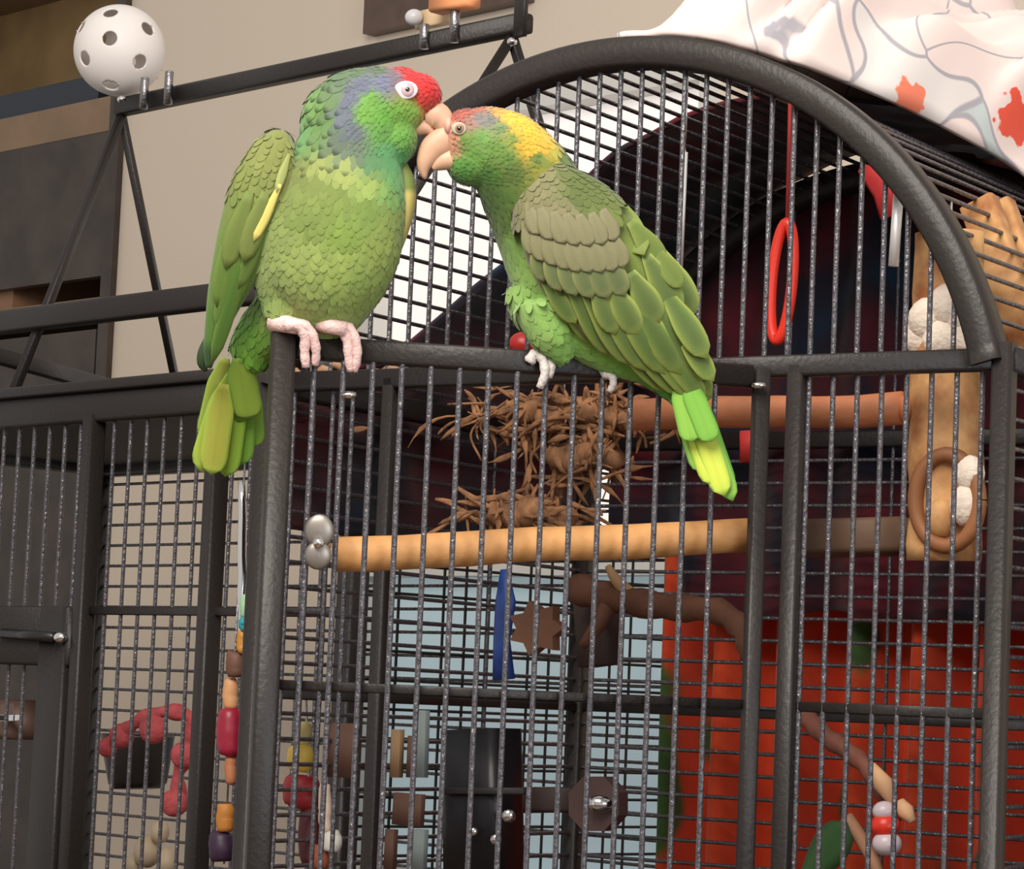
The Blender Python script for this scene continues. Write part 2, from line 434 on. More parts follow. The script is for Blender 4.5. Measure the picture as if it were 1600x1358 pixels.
for z in frange(.75, es(250, 722, F1)[1], .0285):
    o = bpy.data.objects.new('bar', BAR); COL.objects.link(o); o.parent = pc; o.location = E(S0, F1, z)-wl(pc)
    o.rotation_mode = 'QUATERNION'; o.rotation_quaternion = EL.to_track_quat('Z', 'Y'); o.scale = (.002, .002, S1-S0)
wiremesh('side_mesh', pc, lambda u, v: E(S1, u, v), frange(F0, F1, .030), frange(.73, ZP, .029), .0015)
# gym on top
zG = es(500, 103)[1]
gs0 = es(188, 170)[0]; gs1 = es(822, 35)[0]
gy = mk('perch_rail', *beam(E(gs0, 0, zG), E(gs1, 0, zG), .02, .021), M_IRON, pc)
for apx, apy, f_, b_ in ((190, 180, (8, 640), (303, 600)), (800, 58, (449, 590), (985, 690))):
    sa, za = es(apx, apy)
    pa = E(sa, 0, za)
    pf_ = ep(f_[0], f_[1], F0); pf_.z = ZP; pb_ = ep(b_[0], b_[1], F1-.06); pb_.z = ZP
    mk('gym_leg', *beam(pa, pf_, .009, .011), M_IRON, pc)
    mk('gym_leg', *beam(pa, pb_, .009, .011), M_IRON, pc)
    mk('leg_bolt', *ellipsoid(ep(apx, apy+7 if apx > 400 else 155, -.02), AX, .0055, .0045, .006), M_STEEL, pc)
z2 = es(160, 485, -.14)[1]
mk('gym_cross_rail', *beam(E(S0, -.14, z2), E(-.02, -.14, z2), .02, .027), M_IRON, pc)
mk('gym_side_rail', *beam(ep(-60, 540, -.12), ep(178, 607, .16), .014, .02), M_IRON, pc)
sp_ = es(815, 20, -.012)[0]
mk('end_plate', *beam(E(sp_, -.013, zG-.018), E(sp_, -.013, zG+.05), .016, .006, EB), M_IRON, pc)
for x, y0, y1 in ((224, 122, 170), (262, 112, 163), (662, 38, 76), (709, 12, 66)):
    a = ep(x, y1, -.016); b_ = ep(x+1, y0, -.016); b_.x, b_.y = a.x, a.y
    mk('peg', *loft([a, lerp(a, b_, .98), b_], [.0052, .0052, .0046], 12), M_ZINC, pc, label='grey threaded peg standing on the perch rail')
# loose toys clipped on the gym
a = ep(709, 11, -.016)
o = mk('wooden_block', *beam(ep(683, 6, -.016), ep(738, -4, -.016), .024, .022), mat('orange_dyed_wood', rgb(226, 150, 100), .6, var=.1), None, loc=a); tag(o, 'orange dyed wooden block on a gym peg', 'bird toy')
o = mk('cream_wood_toy', *beam(ep(655, 33, .01), ep(706, 22, .01), .012, .020), mat('cream_wood', rgb(226, 196, 156), .6, var=.1), None, loc=ep(680, 30, .01)); tag(o, 'cream wooden slat lying across the gym perch behind the pegs', 'bird toy')
o = mk('plastic_clip', *ellipsoid(ep(647, 27, -.004), AX, .010, .009, .008), mat('grey_white_plastic', rgb(196, 194, 196), .4), None, loc=ep(647, 27)); tag(o, 'pale grey plastic clip beside the cream slat', 'clip')

# whiffle ball
def ball_mat():
    m = mat('white_plastic_ball', rgb(246, 240, 236), .45, spec=.4); nt = m.node_tree; out = nt.nodes['Material Output']; b = nt.nodes['Principled BSDF']
    t = nt.nodes.new('ShaderNodeBsdfTranslucent'); t.inputs['Color'].default_value = rgb(232, 226, 220); x = nt.nodes.new('ShaderNodeMixShader'); x.inputs[0].default_value = .2
    nt.links.new(b.outputs[0], x.inputs[1]); nt.links.new(t.outputs[0], x.inputs[2]); nt.links.new(x.outputs[0], out.inputs['Surface']); return m
def whiffle():
    c = ep(187, 79, -.004); dd = (c-CAM).dot(fw); rad = 71.5/F*dd
    bm = bmesh.new(); bmesh.ops.create_icosphere(bm, subdivisions=6, radius=1)
    hs = []
    for x, y in ((181, 69), (179, 26), (237, 50), (139, 98), (178, 139), (226, 104), (130, 46)):
        a, b_ = (x-187)/71.5, -(y-79)/71.5
        cc = -math.sqrt(max(.02, 1-a*a-b_*b_)); h = V((a, b_, cc)).normalized()
        hs.append(h)
    hs += [-h for h in hs]
    hs = [(rt*h.x+up*h.y+fw*h.z).normalized() for h in hs]; ca = math.cos(.165)
    kill = [f for f in bm.faces if any(f.calc_center_median().normalized().dot(h) > ca for h in hs)]
    bmesh.ops.delete(bm, geom=kill, context='FACES')
    for v in bm.verts:
        if v.is_boundary:
            h = max(hs, key=lambda q: v.co.normalized().dot(q)); n = v.co.normalized()
            t_ = (n-h*n.dot(h)).normalized(); v.co = h*ca+t_*math.sin(.165)
    for v in bm.verts: v.co *= rad
    me = bpy.data.meshes.new('whiffle_ball'); bm.to_mesh(me); bm.free()
    me.polygons.foreach_set('use_smooth', [True]*len(me.polygons)); me.materials.append(ball_mat())
    o = bpy.data.objects.new('whiffle_ball', me); COL.objects.link(o); o.location = c
    md = o.modifiers.new('wall', 'SOLIDIFY'); md.thickness = .0022; md.offset = -1
    tag(o, 'white plastic whiffle ball with round holes on the end of the gym perch', 'ball')
whiffle()
# ================================================================== PARROTS
def proj(q):
    v = q-CAM; d = v.dot(fw); return 800+F*v.dot(rt)/d, 679-F*v.dot(up)/d
def fuse(parts, voxel=.0022, smooth=6):
    """one continuous surface from several closed ones"""
    mb = MB()
    for v, f in parts: mb.add(v, f)
    me = bpy.data.meshes.new('tmp'); me.from_pydata([tuple(v) for v in mb.v], [], mb.f)
    bm = bmesh.new(); bm.from_mesh(me); bmesh.ops.recalc_face_normals(bm, faces=bm.faces); bm.to_mesh(me); bm.free()
    o = bpy.data.objects.new('tmp', me); COL.objects.link(o)
    r = o.modifiers.new('r', 'REMESH'); r.mode = 'VOXEL'; r.voxel_size = voxel
    k = o.modifiers.new('s', 'SMOOTH'); k.factor = .6; k.iterations = smooth
    dg = bpy.context.evaluated_depsgraph_get(); e = o.evaluated_get(dg); m2 = e.to_mesh()
    v = [x.co.copy() for x in m2.vertices]; n = [x.normal.copy() for x in m2.vertices]; f = [tuple(p.vertices) for p in m2.polygons]
    e.to_mesh_clear(); bpy.data.objects.remove(o); bpy.data.meshes.remove(me)
    return v, f, n
def L3(c):
    q = [lin(x) for x in c]; g = .3*q[0]+.6*q[1]+.1*q[2]
    return [(.93*x+.07*g)*k for x, k in zip(q, (.98, .88, .86))]
def seedcolor(seeds, pw=5):
    S = np.array([(a, b) for a, b, _ in seeds], float); K = np.array([L3(c) for _, _, c in seeds])
    def fn(x, y):
        d = ((S-np.array([x, y]))**2).sum(1)+4; wgt = d**(-pw/2); wgt /= wgt.sum(); return wgt@K
    return fn
def stations(st, d0, n=None, seg=24):
    pts = [P(a, b, d0+e) for a, b, r, rd, e in st]
    if n:
        q = spline(st, n); st = [tuple(x) for x in q]; pts = [P(a, b, d0+e) for a, b, r, rd, e in st]
    k = d0/F
    return loft(pts, [(max(r, .6)*k, max(rd, .6)*k) for a, b, r, rd, e in st], seg, side=fw)
def leaf(root, tip, width, nrm, c0, c1, nu=8, nv=5, th=.0006, bend=0., taper=.5, roundness=.55, cup=.12, tipdark=None):
    """closed feather: root, tip world points; nrm faces outwards; c0 centre, c1 edge colour (linear)"""
    d = tip-root; L_ = d.length; d = d/L_; sd = d.cross(nrm).normalized(); nn = sd.cross(d).normalized()
    v = []; c = []; f = []
    for lay in (0, 1):
        for i in range(nu):
            u = i/(nu-1)
            pr = min(1, (.35+u/taper*.65) if u < taper else 1.0)
            if u > roundness: pr *= math.sqrt(max(0, 1-((u-roundness)/(1-roundness))**2.2))
            hw = max(pr*width/2, width*.02)
            for j in range(nv):
                x = -1+2*j/(nv-1)
                p = root+d*(L_*u)+sd*(hw*x)+nn*(bend*L_*math.sin(u*math.pi)-cup*width*(x*x)*pr-(th if lay else 0))
                v.append(p)
                e = max(abs(x)**4, max(0, (u-.82)/.18)**2)
                cc = [a+(b-a)*e for a, b in zip(c0, c1)]
                if abs(x) < .2: cc = [q*.93 for q in cc]
                c.append(cc)
    N = nu*nv
    for i in range(nu-1):
        for j in range(nv-1):
            a = i*nv+j; f.append((a, a+1, a+nv+1, a+nv)); f.append((N+a, N+a+nv, N+a+nv+1, N+a+1))
    for i in range(nu-1):
        a = i*nv; f.append((a, a+nv, N+a+nv, N+a)); a = i*nv+nv-1; f.append((a, N+a, N+a+nv, a+nv))
    for j in range(nv-1):
        f.append((j, N+j, N+j+1, j+1)); a = (nu-1)*nv+j; f.append((a, a+1, N+a+1, N+a))
    return v, f, c
M_PLUM = matattr('soft_plumage', .75, .2, 700, .25)
M_FEATH = matattr('flight_feather', .6, .12, 900, .1)
def plumage(parent, v, n, colfn, flow, spacing, lenfn, mask=None, tipf=None, lift=.0006, seed=1):
    rng = random.Random(seed); idx = list(range(len(v))); rng.shuffle(idx); acc = np.zeros((0, 3)); mb = MB(); buf = []
    grid = {}; cell = .004
    for i in idx:
        p = v[i]; x, y = proj(p)
        if mask and not mask(x, y, p): continue
        s = spacing(x, y); key = tuple(int(math.floor(a/cell)) for a in p); R_ = int(math.ceil(s/cell)); ok = True
        for a in range(-R_, R_+1):
            for b in range(-R_, R_+1):
                for c_ in range(-R_, R_+1):
                    for q in grid.get((key[0]+a, key[1]+b, key[2]+c_), ()):
                        if (q-p).length < s: ok = False; break
                    if not ok: break
                if not ok: break
            if not ok: break
        if not ok: continue
        grid.setdefault(key, []).append(p)
        nn = n[i]; fl = flow(x, y); d = (rt*fl[0]-up*fl[1]); d = d-nn*d.dot(nn)
        if d.length < .15: continue
        d = d.normalized(); d = (d+nn.cross(d)*rng.uniform(-.3, .3)).normalized()
        l = lenfn(x, y)*rng.uniform(.85, 1.2); w_ = l*.55; sd = d.cross(nn).normalized()
        col = np.array(colfn(x, y))*rng.uniform(.91, 1.08); tf = tipf(x, y) if tipf else 1.0
        vv = []; cc = []
        for u, hw in ((0, .45), (.35, 1), (.68, .95), (.9, .6), (1, .15)):
            for s_ in (-1, 0, 1):
                vv.append(p-d*(l*.35)+d*(l*u)+sd*(hw*w_/2*s_)+nn*(.0001+lift*u**1.2-(.0004*u if s_ else 0)))
                cc.append(col*(1 if u < .7 else tf))
        ff = []
        for r_ in range(4):
            for s_ in range(2):
                a = r_*3+s_; ff.append((a, a+1, a+4, a+3))
        mb.add(vv, ff, cc)
    return mb.build('plumage', M_PLUM, parent, kind='stuff')
def surf(bvhs, x, y, off=.0):
    """point on the bird's surface seen at this bearing"""
    best = None; r = ray(x, y).normalized()
    for b in bvhs:
        h = b.ray_cast(CAM, r)
        if h[0] is not None and (best is None or h[3] < best[1]): best = (h[0], h[3], h[1])
    if best is None: return None
    nn = best[2] if best[2].dot(r) < 0 else -best[2]
    return best[0]-r*off, nn
M_BEAK = mat('horn_beak', rgb(200, 158, 130), .45, var=.1, vscale=60, spec=.5)
M_BEAK2 = M_BEAK
M_EYERING = mat('bare_eye_skin', rgb(206, 200, 204), .6)
M_IRIS = mat('pink_iris', rgb(186, 158, 162), .3); M_PUP = mat('pupil', rgb(18, 14, 14), .08, coat=1)
M_IRIS2 = mat('brown_iris', rgb(150, 116, 92), .3)
M_FOOT = mat('pink_scaly_foot', rgb(232, 196, 190), .6, bump=.5, bscale=420, var=.1, vscale=120)
M_CLAW = mat('grey_claw', rgb(120, 108, 104), .35)
def toe(parent, pts, rad, claw=True, material=None):
    q = spline([tuple(p) for p in pts], 16); q = [V(x) for x in q]
    rr = [rad*(1-.35*i/15)*(1+.10*math.sin(i*2.1)) for i in range(16)]; rr[0] *= .8
    mk('toe', *loft(q, rr, 12), material or M_FOOT, parent)
    if claw:
        d = (q[-1]-q[-2]).normalized(); c = [q[-2]+d*(.0011*i)+fw*(.0002*i*i) for i in range(7)]
        mk('claw', *loft(c, [rad*.55*(1-i/6.5) for i in range(7)], 8), M_CLAW, parent)
def ddep(x, y, off): return (dp(x, y, off)-CAM).dot(fw)

# ---------------- red-crowned parrot on the door corner
d1 = ddep(500, 540, 0)
par1 = thing('parrot', 'green parrot with red forehead and blue-grey nape perched on the open door corner', 'parrot', P(505, 522, d1))
k1 = d1/F
b1 = [stations([(592, 160, 50, 42, 0), (580, 172, 66, 52, 0), (562, 205, 74, 58, 0), (545, 250, 88, 66, 0), (531, 310, 106, 76, -.002), (512, 375, 116, 84, -.006), (496, 428, 108, 78, -.004), (480, 466, 88, 58, .006), (440, 500, 58, 44, .018), (405, 530, 42, 34, .026), (385, 565, 32, 24, .03)], d1, 40),
      ellipsoid(P(592, 166, d1), AX, 70*k1, 63*k1, 50*k1), ellipsoid(P(625, 148, d1), AX, 46*k1, 44*k1, 38*k1), ellipsoid(P(655, 148, d1), AX, 36*k1, 34*k1, 30*k1), ellipsoid(P(565, 152, d1), AX, 52*k1, 46*k1, 44*k1), ellipsoid(P(530, 195, d1), AX, 60*k1, 72*k1, 48*k1), ellipsoid(P(548, 158, d1), AX, 52*k1, 48*k1, 42*k1),
      ellipsoid(P(640, 172, d1), AX, 28*k1, 34*k1, 30*k1), ellipsoid(P(615, 215, d1), AX, 38*k1, 46*k1, 40*k1),
      stations([(452, 420, 56, 40, -.014), (444, 462, 46, 32, -.010), (434, 498, 20, 18, -.012)], d1, 12),
      stations([(533, 420, 52, 40, -.014), (530, 464, 42, 32, -.010), (516, 499, 18, 18, -.012)], d1, 12)]
v1, f1, n1 = fuse(b1, .0021, 8)
col1 = seedcolor([(648, 118, (205, 38, 42)), (672, 140, (200, 34, 40)), (630, 108, (190, 50, 45)), (682, 150, (196, 36, 40)), (664, 155, (190, 50, 45)), (688, 160, (190, 60, 50)), (676, 165, (180, 70, 50)),
    (600, 128, (104, 114, 140)), (570, 132, (100, 110, 132)), (548, 150, (98, 108, 126)), (540, 180, (96, 108, 122)), (552, 205, (92, 106, 116)), (620, 118, (112, 108, 120)), (530, 225, (92, 112, 96)), (555, 235, (96, 118, 100)),
    (560, 106, (86, 116, 80)), (520, 118, (86, 118, 78)), (595, 106, (88, 112, 86)),
    (580, 155, (100, 160, 62)), (600, 180, (94, 162, 56)), (570, 178, (100, 160, 60)), (630, 180, (108, 168, 60)), (645, 170, (116, 164, 62)), (600, 205, (92, 154, 68)), (630, 210, (100, 164, 64)),
    (490, 160, (100, 146, 76)), (475, 190, (98, 152, 84)), (505, 190, (92, 132, 72)), (495, 225, (92, 130, 72)), (520, 150, (96, 128, 84)), (470, 215, (90, 146, 84)),
    (605, 240, (86, 158, 98)), (625, 255, (84, 166, 100)), (585, 250, (88, 140, 92)), (630, 280, (92, 160, 90)),
    (500, 255, (140, 160, 84)), (540, 270, (146, 168, 88)), (580, 285, (140, 170, 84)), (610, 300, (112, 164, 84)),
    (470, 265, (110, 128, 64)), (490, 290, (108, 130, 60)), (530, 310, (110, 136, 60)), (575, 325, (110, 142, 62)), (500, 320, (110, 136, 60)), (610, 340, (122, 150, 68)), (450, 310, (110, 132, 64)),
    (480, 340, (104, 130, 56)), (540, 360, (116, 148, 58)), (600, 390, (132, 160, 72)), (440, 370, (120, 146, 74)),
    (470, 400, (140, 166, 84)), (530, 420, (142, 172, 82)), (570, 440, (132, 166, 78)), (420, 430, (132, 160, 86)), (470, 470, (148, 176, 92)), (540, 490, (146, 180, 92)), (430, 490, (140, 170, 88)),
    (390, 480, (104, 160, 62)), (370, 500, (98, 168, 52)), (390, 530, (108, 172, 54)), (380, 560, (120, 186, 56)), (395, 590, (124, 190, 60))], 4)
bd1 = mk('body', v1, f1, M_PLUM, par1, cols=[col1(*proj(p)) for p in v1])
bv1 = BVHTree.FromPolygons(v1, f1)
def flow1(x, y):
    if y < 140: return (-.95, .3)
    if y < 235: return (-.62, .78) if x < 560 else (-.5, .85)
    return (-.22, .97)
plumage(par1, v1, n1, col1, flow1, lambda x, y: .0026 if (y < 240 and x > 545) else (.0060 if (x < 540 and y < 262) else .0046), lambda x, y: .0056 if (y < 240 and x > 545) else (.0140 if (x < 540 and y < 262) else .0120),
        mask=lambda x, y, p: not ((x-634)**2/18**2+(y-141)**2/14**2 < 1) and not (x > 660 and y > 168), tipf=lambda x, y: .45 if (x < 540 and 130 < y < 262) else 1.0, seed=3)
# wing on the shoulder towards the bookcase
w1v, w1f = stations([(440, 212, 18, 14, -.004), (428, 240, 36, 24, -.014), (414, 285, 48, 30, -.020), (398, 335, 50, 30, -.021), (378, 395, 44, 26, -.018), (357, 450, 32, 20, -.012), (340, 505, 20, 13, -.006), (330, 545, 12, 8, -.002), (326, 575, 5, 4, 0)], d1, 36)
wc1 = seedcolor([(440, 220, (120, 134, 66)), (420, 250, (118, 132, 64)), (400, 290, (110, 128, 58)), (440, 290, (122, 136, 70)), (385, 330, (104, 126, 54)), (420, 330, (108, 128, 58)), (365, 390, (98, 134, 48)), (390, 400, (96, 126, 48)), (350, 450, (92, 134, 44)), (335, 510, (76, 122, 36)), (326, 570, (40, 74, 26))], 4)
wing1 = mk('wing', w1v, w1f, M_PLUM, par1, cols=[wc1(*proj(p)) for p in w1v])
bw1 = BVHTree.FromPolygons(w1v, w1f)
me = bpy.data.meshes.new('t'); me.from_pydata([tuple(x) for x in w1v], [], w1f); me.update(); nw = [x.normal.copy() for x in me.vertices]
def feather(parent, bv, a, b, wpx, d, c0, c1, off=.002, offt=.003, bend=.03, **k):
    h = surf(bv, *a, off); g = surf(bv, *b, offt)
    p = h[0] if h else P(a[0], a[1], d-.01); q = g[0] if g else (P(b[0], b[1], (p-CAM).dot(fw)))
    nn = h[1] if h else -fw
    nn = (nn*.5-fw*.8).normalized()
    v, f, c = leaf(p, q, wpx*d/F, nn, L3(c0), L3(c1), bend=bend, **k)
    return mk('feather', v, f, M_FEATH, parent, cols=c)
for a, b, w_, c0, c1, of in (((395, 360), (330, 572), 26, (72, 112, 36), (100, 136, 46), .0006), ((380, 355), (338, 520), 30, (84, 122, 42), (110, 142, 52), .0010), ((365, 345), (338, 480), 30, (92, 128, 46), (112, 146, 54), .0014),
        ((405, 350), (352, 500), 28, (78, 116, 38), (104, 138, 48), .0012), ((415, 335), (372, 452), 26, (90, 120, 46), (108, 138, 54), .0018), ((390, 300), (352, 420), 36, (102, 126, 54), (112, 138, 58), .0022), ((415, 300), (380, 410), 34, (106, 126, 56), (116, 138, 60), .0026)):
    feather(wing1, [bw1, bv1], a, b, w_, d1, c0, c1, of, of+.0012)
feather(wing1, [bw1, bv1], (438, 288), (396, 378), 17, d1, (214, 208, 104), (190, 190, 92), .004, .004, bend=.02)
feather(wing1, [bw1, bv1], (452, 240), (432, 300), 14, d1, (140, 156, 84), (150, 166, 92), .003, .004)
plumage(wing1, w1v, nw, wc1, lambda x, y: (-.3, .95), lambda x, y: .0052, lambda x, y: .0095, mask=lambda x, y, p: y < 310, tipf=lambda x, y: 1.0, lift=.0010, seed=9)
w2v, w2f = stations([(628, 256, 8, 14, .004), (636, 285, 13, 20, .004), (636, 320, 13, 22, .004), (629, 360, 10, 18, .004), (617, 400, 6, 10, .004), (607, 425, 2, 4, .004)], d1, 20, 16)
mk('wing', w2v, w2f, M_FEATH, par1, cols=[L3((186, 178, 96)) if 300 < proj(p)[1] < 385 else L3((110, 132, 62)) for p in w2v])
# tail
tl = thing  # (tail feathers are parts of the parrot)
for a, b, w_, c0, c1, o_ in (((372, 560), (388, 655), 50, (150, 194, 62), (126, 180, 58), .018), ((385, 575), (372, 660), 40, (118, 180, 50), (108, 170, 48), .022),
        ((362, 585), (314, 738), 46, (162, 186, 52), (150, 196, 58), .030), ((350, 600), (330, 742), 44, (164, 176, 58), (158, 200, 60), .026), ((372, 600), (352, 745), 42, (146, 196, 54), (138, 194, 56), .034),
        ((380, 600), (374, 728), 44, (116, 178, 52), (110, 170, 54), .038), ((388, 600), (394, 700), 42, (134, 190, 58), (110, 168, 54), .042), ((352, 560), (322, 690), 40, (150, 170, 60), (140, 190, 56), .028)):
    v, f, c = leaf(P(a[0], a[1], d1+o_), P(b[0], b[1], d1+o_+.02), w_*k1, -fw, L3(c0), L3(c1), taper=.3, roundness=.8, cup=.06, nu=16, nv=9)
    mk('tail_feather', v, f, M_FEATH, par1, cols=c)
mk('wing_tip', *stations([(322, 530, 4, 4, .0), (318, 550, 9, 7, .002), (316, 568, 8, 6, .004), (322, 580, 3, 3, .006)], d1, 10, 12), mat('dark_green_wing_tip', rgb(44, 66, 32), .6), wing1)
# beak
def px_tube(parent, name, st, d0, material, n=18):
    v, f = stations(st, d0, n, 16); return mk(name, v, f, material, parent)
px_tube(par1, 'upper_beak', [(664, 182, 16, 13, 0), (680, 181, 23, 16, 0), (692, 190, 19, 14, 0), (698, 205, 14, 11, 0), (696, 220, 9, 8, 0), (689, 235, 2.5, 3, 0)], d1, M_BEAK)
px_tube(par1, 'lower_beak', [(648, 196, 15, 13, 0), (660, 198, 14, 12, 0), (670, 203, 9, 9, 0), (678, 212, 3, 4, 0)], d1, M_BEAK2)
def eye(parent, bv, x, y, rx, ry, ri, rp, d0, iris, tilt=0., ringmat=None):
    k = d0/F; h = surf(bv, x, y, 0); p, nn = h; nn = (nn-fw*1.2).normalized()
    a = rt*math.cos(tilt)+up*math.sin(tilt); a = (a-nn*a.dot(nn)).normalized(); b = nn.cross(a).normalized()
    e = mk('eye', *ellipsoid(p+nn*.0007, (a, b, nn), rx*k, ry*k, .0014), ringmat or M_EYERING, parent, label='pale bare eye ring')
    q = p+nn*.0011+a*(.12*rx*k)
    mk('iris', *ellipsoid(q, (a, b, nn), ri*k, ri*k, .0019), iris, e)
    mk('pupil', *ellipsoid(q+nn*.0008, (a, b, nn), rp*k, rp*k, .0016), M_PUP, e)
eye(par1, [bv1], 634, 141, 19, 14.5, 11.5, 4.6, d1, M_IRIS, .1)
ft = mk('foot', *loft([P(424, 505, d1-.012), P(446, 506, d1-.018), P(470, 511, d1-.018)], [.0062, .0066, .0060], 14), M_FOOT, par1)
def dpt(x, y, off): return P(x, y, ddep(x, y, off))
toe(ft, [dpt(444, 508, -.019), dpt(464, 508, -.020), dpt(476, 524, -.0185), dpt(476, 550, -.0145), dpt(478, 574, -.012)], .0050)
toe(ft, [dpt(452, 506, -.020), dpt(476, 509, -.020), dpt(490, 528, -.0185), dpt(494, 552, -.0145), dpt(492, 570, -.011)], .0046)
ft = mk('foot', *loft([P(500, 508, d1-.012), P(516, 509, d1-.017), P(540, 514, d1-.016)], [.0058, .0062, .0058], 14), M_FOOT, par1)
toe(ft, [dpt(508, 513, -.018), dpt(530, 511, -.018), dpt(542, 530, -.0175), dpt(545, 558, -.0145), dpt(548, 580, -.012)], .0048)
toe(ft, [dpt(520, 511, -.018), dpt(544, 512, -.018), dpt(556, 534, -.0175), dpt(558, 560, -.0145), dpt(553, 580, -.011)], .0046)

# ---------------- yellow-naped parrot leaning in from the door rail
d2 = ddep(860, 560, 0)
par2 = thing('parrot', 'green parrot with yellow patch on its crown leaning over from the door rail', 'parrot', P(860, 568, d2))
k2 = d2/F; dh = d1-d2
b2 = [stations([(722, 228, 26, 26, dh), (745, 228, 52, 44, dh*.9), (780, 236, 66, 52, dh*.8), (812, 268, 74, 58, dh*.5), (850, 335, 86, 66, 0), (893, 405, 104, 74, 0), (935, 462, 108, 72, 0), (985, 512, 88, 58, 0), (1035, 560, 56, 38, -.004), (1066, 605, 34, 22, -.008), (1078, 632, 22, 14, -.012)], d2, 44),
      ellipsoid(P(762, 222, d2+dh*.8), AX, 66*k2, 55*k2, 48*k2), ellipsoid(P(728, 212, d2+dh*.9), AX, 36*k2, 42*k2, 38*k2), ellipsoid(P(740, 250, d2+dh*.8), AX, 46*k2, 42*k2, 38*k2),
      stations([(850, 470, 50, 36, -.018), (862, 520, 38, 28, -.018), (882, 560, 16, 14, -.012)], d2, 12), stations([(815, 455, 26, 30, -.006), (815, 490, 18, 20, -.006), (826, 520, 8, 8, -.006)], d2, 12)]
v2, f2, n2 = fuse(b2, .0021, 8)
col2 = seedcolor([(712, 180, (168, 92, 78)), (728, 172, (166, 92, 78)), (705, 205, (206, 150, 136)), (702, 225, (214, 160, 130)), (745, 168, (170, 104, 80)), (708, 215, (190, 140, 110)),
    (748, 184, (116, 122, 122)), (765, 186, (112, 122, 116)), (735, 188, (150, 120, 110)), (780, 200, (110, 140, 90)),
    (775, 173, (206, 160, 74)), (795, 182, (226, 188, 56)), (815, 190, (234, 194, 40)), (828, 208, (234, 192, 36)), (820, 225, (222, 184, 40)), (848, 228, (226, 190, 48)), (835, 232, (226, 190, 40)), (862, 232, (180, 180, 60)), (805, 205, (200, 180, 60)),
    (725, 220, (104, 150, 66)), (750, 215, (100, 152, 70)), (740, 245, (94, 150, 58)), (770, 230, (100, 146, 62)), (790, 245, (100, 144, 62)), (800, 215, (120, 152, 66)), (720, 262, (80, 146, 56)), (760, 275, (82, 138, 56)), (800, 270, (98, 130, 60)),
    (840, 245, (104, 142, 64)), (880, 250, (92, 130, 58)), (735, 300, (86, 140, 58)), (770, 310, (92, 136, 58)), (760, 340, (94, 138, 58)), (800, 340, (98, 134, 60)), (790, 390, (110, 156, 70)),
    (900, 275, (84, 112, 50)), (940, 310, (96, 122, 54)), (1000, 360, (108, 132, 50)), (1050, 440, (128, 152, 52)), (1080, 500, (122, 152, 54)),
    (815, 440, (128, 174, 84)), (820, 480, (134, 182, 92)), (850, 500, (132, 184, 86)), (830, 520, (132, 178, 88)), (880, 540, (130, 190, 84)), (900, 500, (128, 186, 80)), (940, 530, (120, 184, 70)), (980, 560, (110, 178, 62)), (1040, 600, (80, 160, 46)), (1070, 640, (96, 170, 48))], 4)
mk('body', v2, f2, M_PLUM, par2, cols=[col2(*proj(p)) for p in v2])
bv2 = BVHTree.FromPolygons(v2, f2)
def flow2(x, y):
    if x < 860 and y < 290: return (.93, .36)
    if x < 840 and y > 420: return (.35, .93)
    return (.66, .75)
plumage(par2, v2, n2, col2, flow2, lambda x, y: .0027 if (x < 840 and y < 290) else .0046, lambda x, y: .0058 if (x < 840 and y < 290) else .0125,
        mask=lambda x, y, p: not ((x-717)**2+(y-201)**2 < 13**2) and not (x < 702), tipf=lambda x, y: 1.0, seed=5)
wv, wf = stations([(838, 268, 14, 10, -.018), (850, 290, 42, 22, -.026), (876, 335, 72, 32, -.030), (912, 390, 88, 36, -.031), (955, 445, 88, 34, -.030), (1002, 500, 74, 26, -.026), (1048, 553, 52, 18, -.022), (1086, 600, 28, 11, -.018), (1106, 626, 8, 5, -.016)], d2, 44, 32)
wc2 = seedcolor([(840, 290, (122, 126, 86)), (870, 330, (126, 126, 92)), (900, 380, (124, 126, 92)), (860, 380, (116, 122, 86)), (930, 400, (120, 128, 84)), (920, 330, (96, 116, 58)), (960, 350, (104, 126, 56)), (900, 290, (88, 108, 52)), (1000, 400, (112, 138, 54)), (1050, 470, (128, 154, 56)), (1000, 470, (96, 120, 62)), (1050, 540, (92, 124, 54)), (1100, 610, (112, 150, 60))], 4)
wing2 = mk('wing', wv, wf, M_PLUM, par2, cols=[wc2(*proj(p)) for p in wv])
bw2 = BVHTree.FromPolygons(wv, wf); B2 = [bw2, bv2]
G0, G1 = (92, 112, 62), (140, 164, 74)
H0, H1 = (90, 120, 50), (166, 190, 84)
fl = []
# primaries and secondaries (undermost first)
for a, b, w_ in (((940, 500), (1040, 612), 30), ((960, 500), (1062, 618), 32), ((985, 500), (1085, 624), 34), ((1010, 505), (1102, 627), 36), ((1035, 510), (1112, 620), 36), ((1055, 505), (1115, 596), 34)):
    fl.append((a, b, w_, H0, H1, .0010))
for a, b, w_ in (((850, 440), (900, 505), 30), ((868, 445), (930, 540), 32), ((890, 450), (955, 555), 34), ((912, 455), (985, 570), 36), ((935, 455), (1010, 580), 38), ((960, 460), (1040, 585), 40), ((985, 460), (1065, 585), 42), ((1010, 460), (1090, 580), 42), ((1035, 450), (1105, 560), 42)):
    fl.append((a, b, w_, (84, 112, 50), (158, 184, 80), .0024))
for a, b, w_ in (((925, 440), (962, 522), 36), ((952, 440), (998, 524), 40), ((985, 425), (1030, 505), 44), ((1010, 400), (1062, 490), 46), ((1030, 390), (1086, 490), 44)):
    fl.append((a, b, w_, (92, 118, 56), (160, 184, 84), .0040))
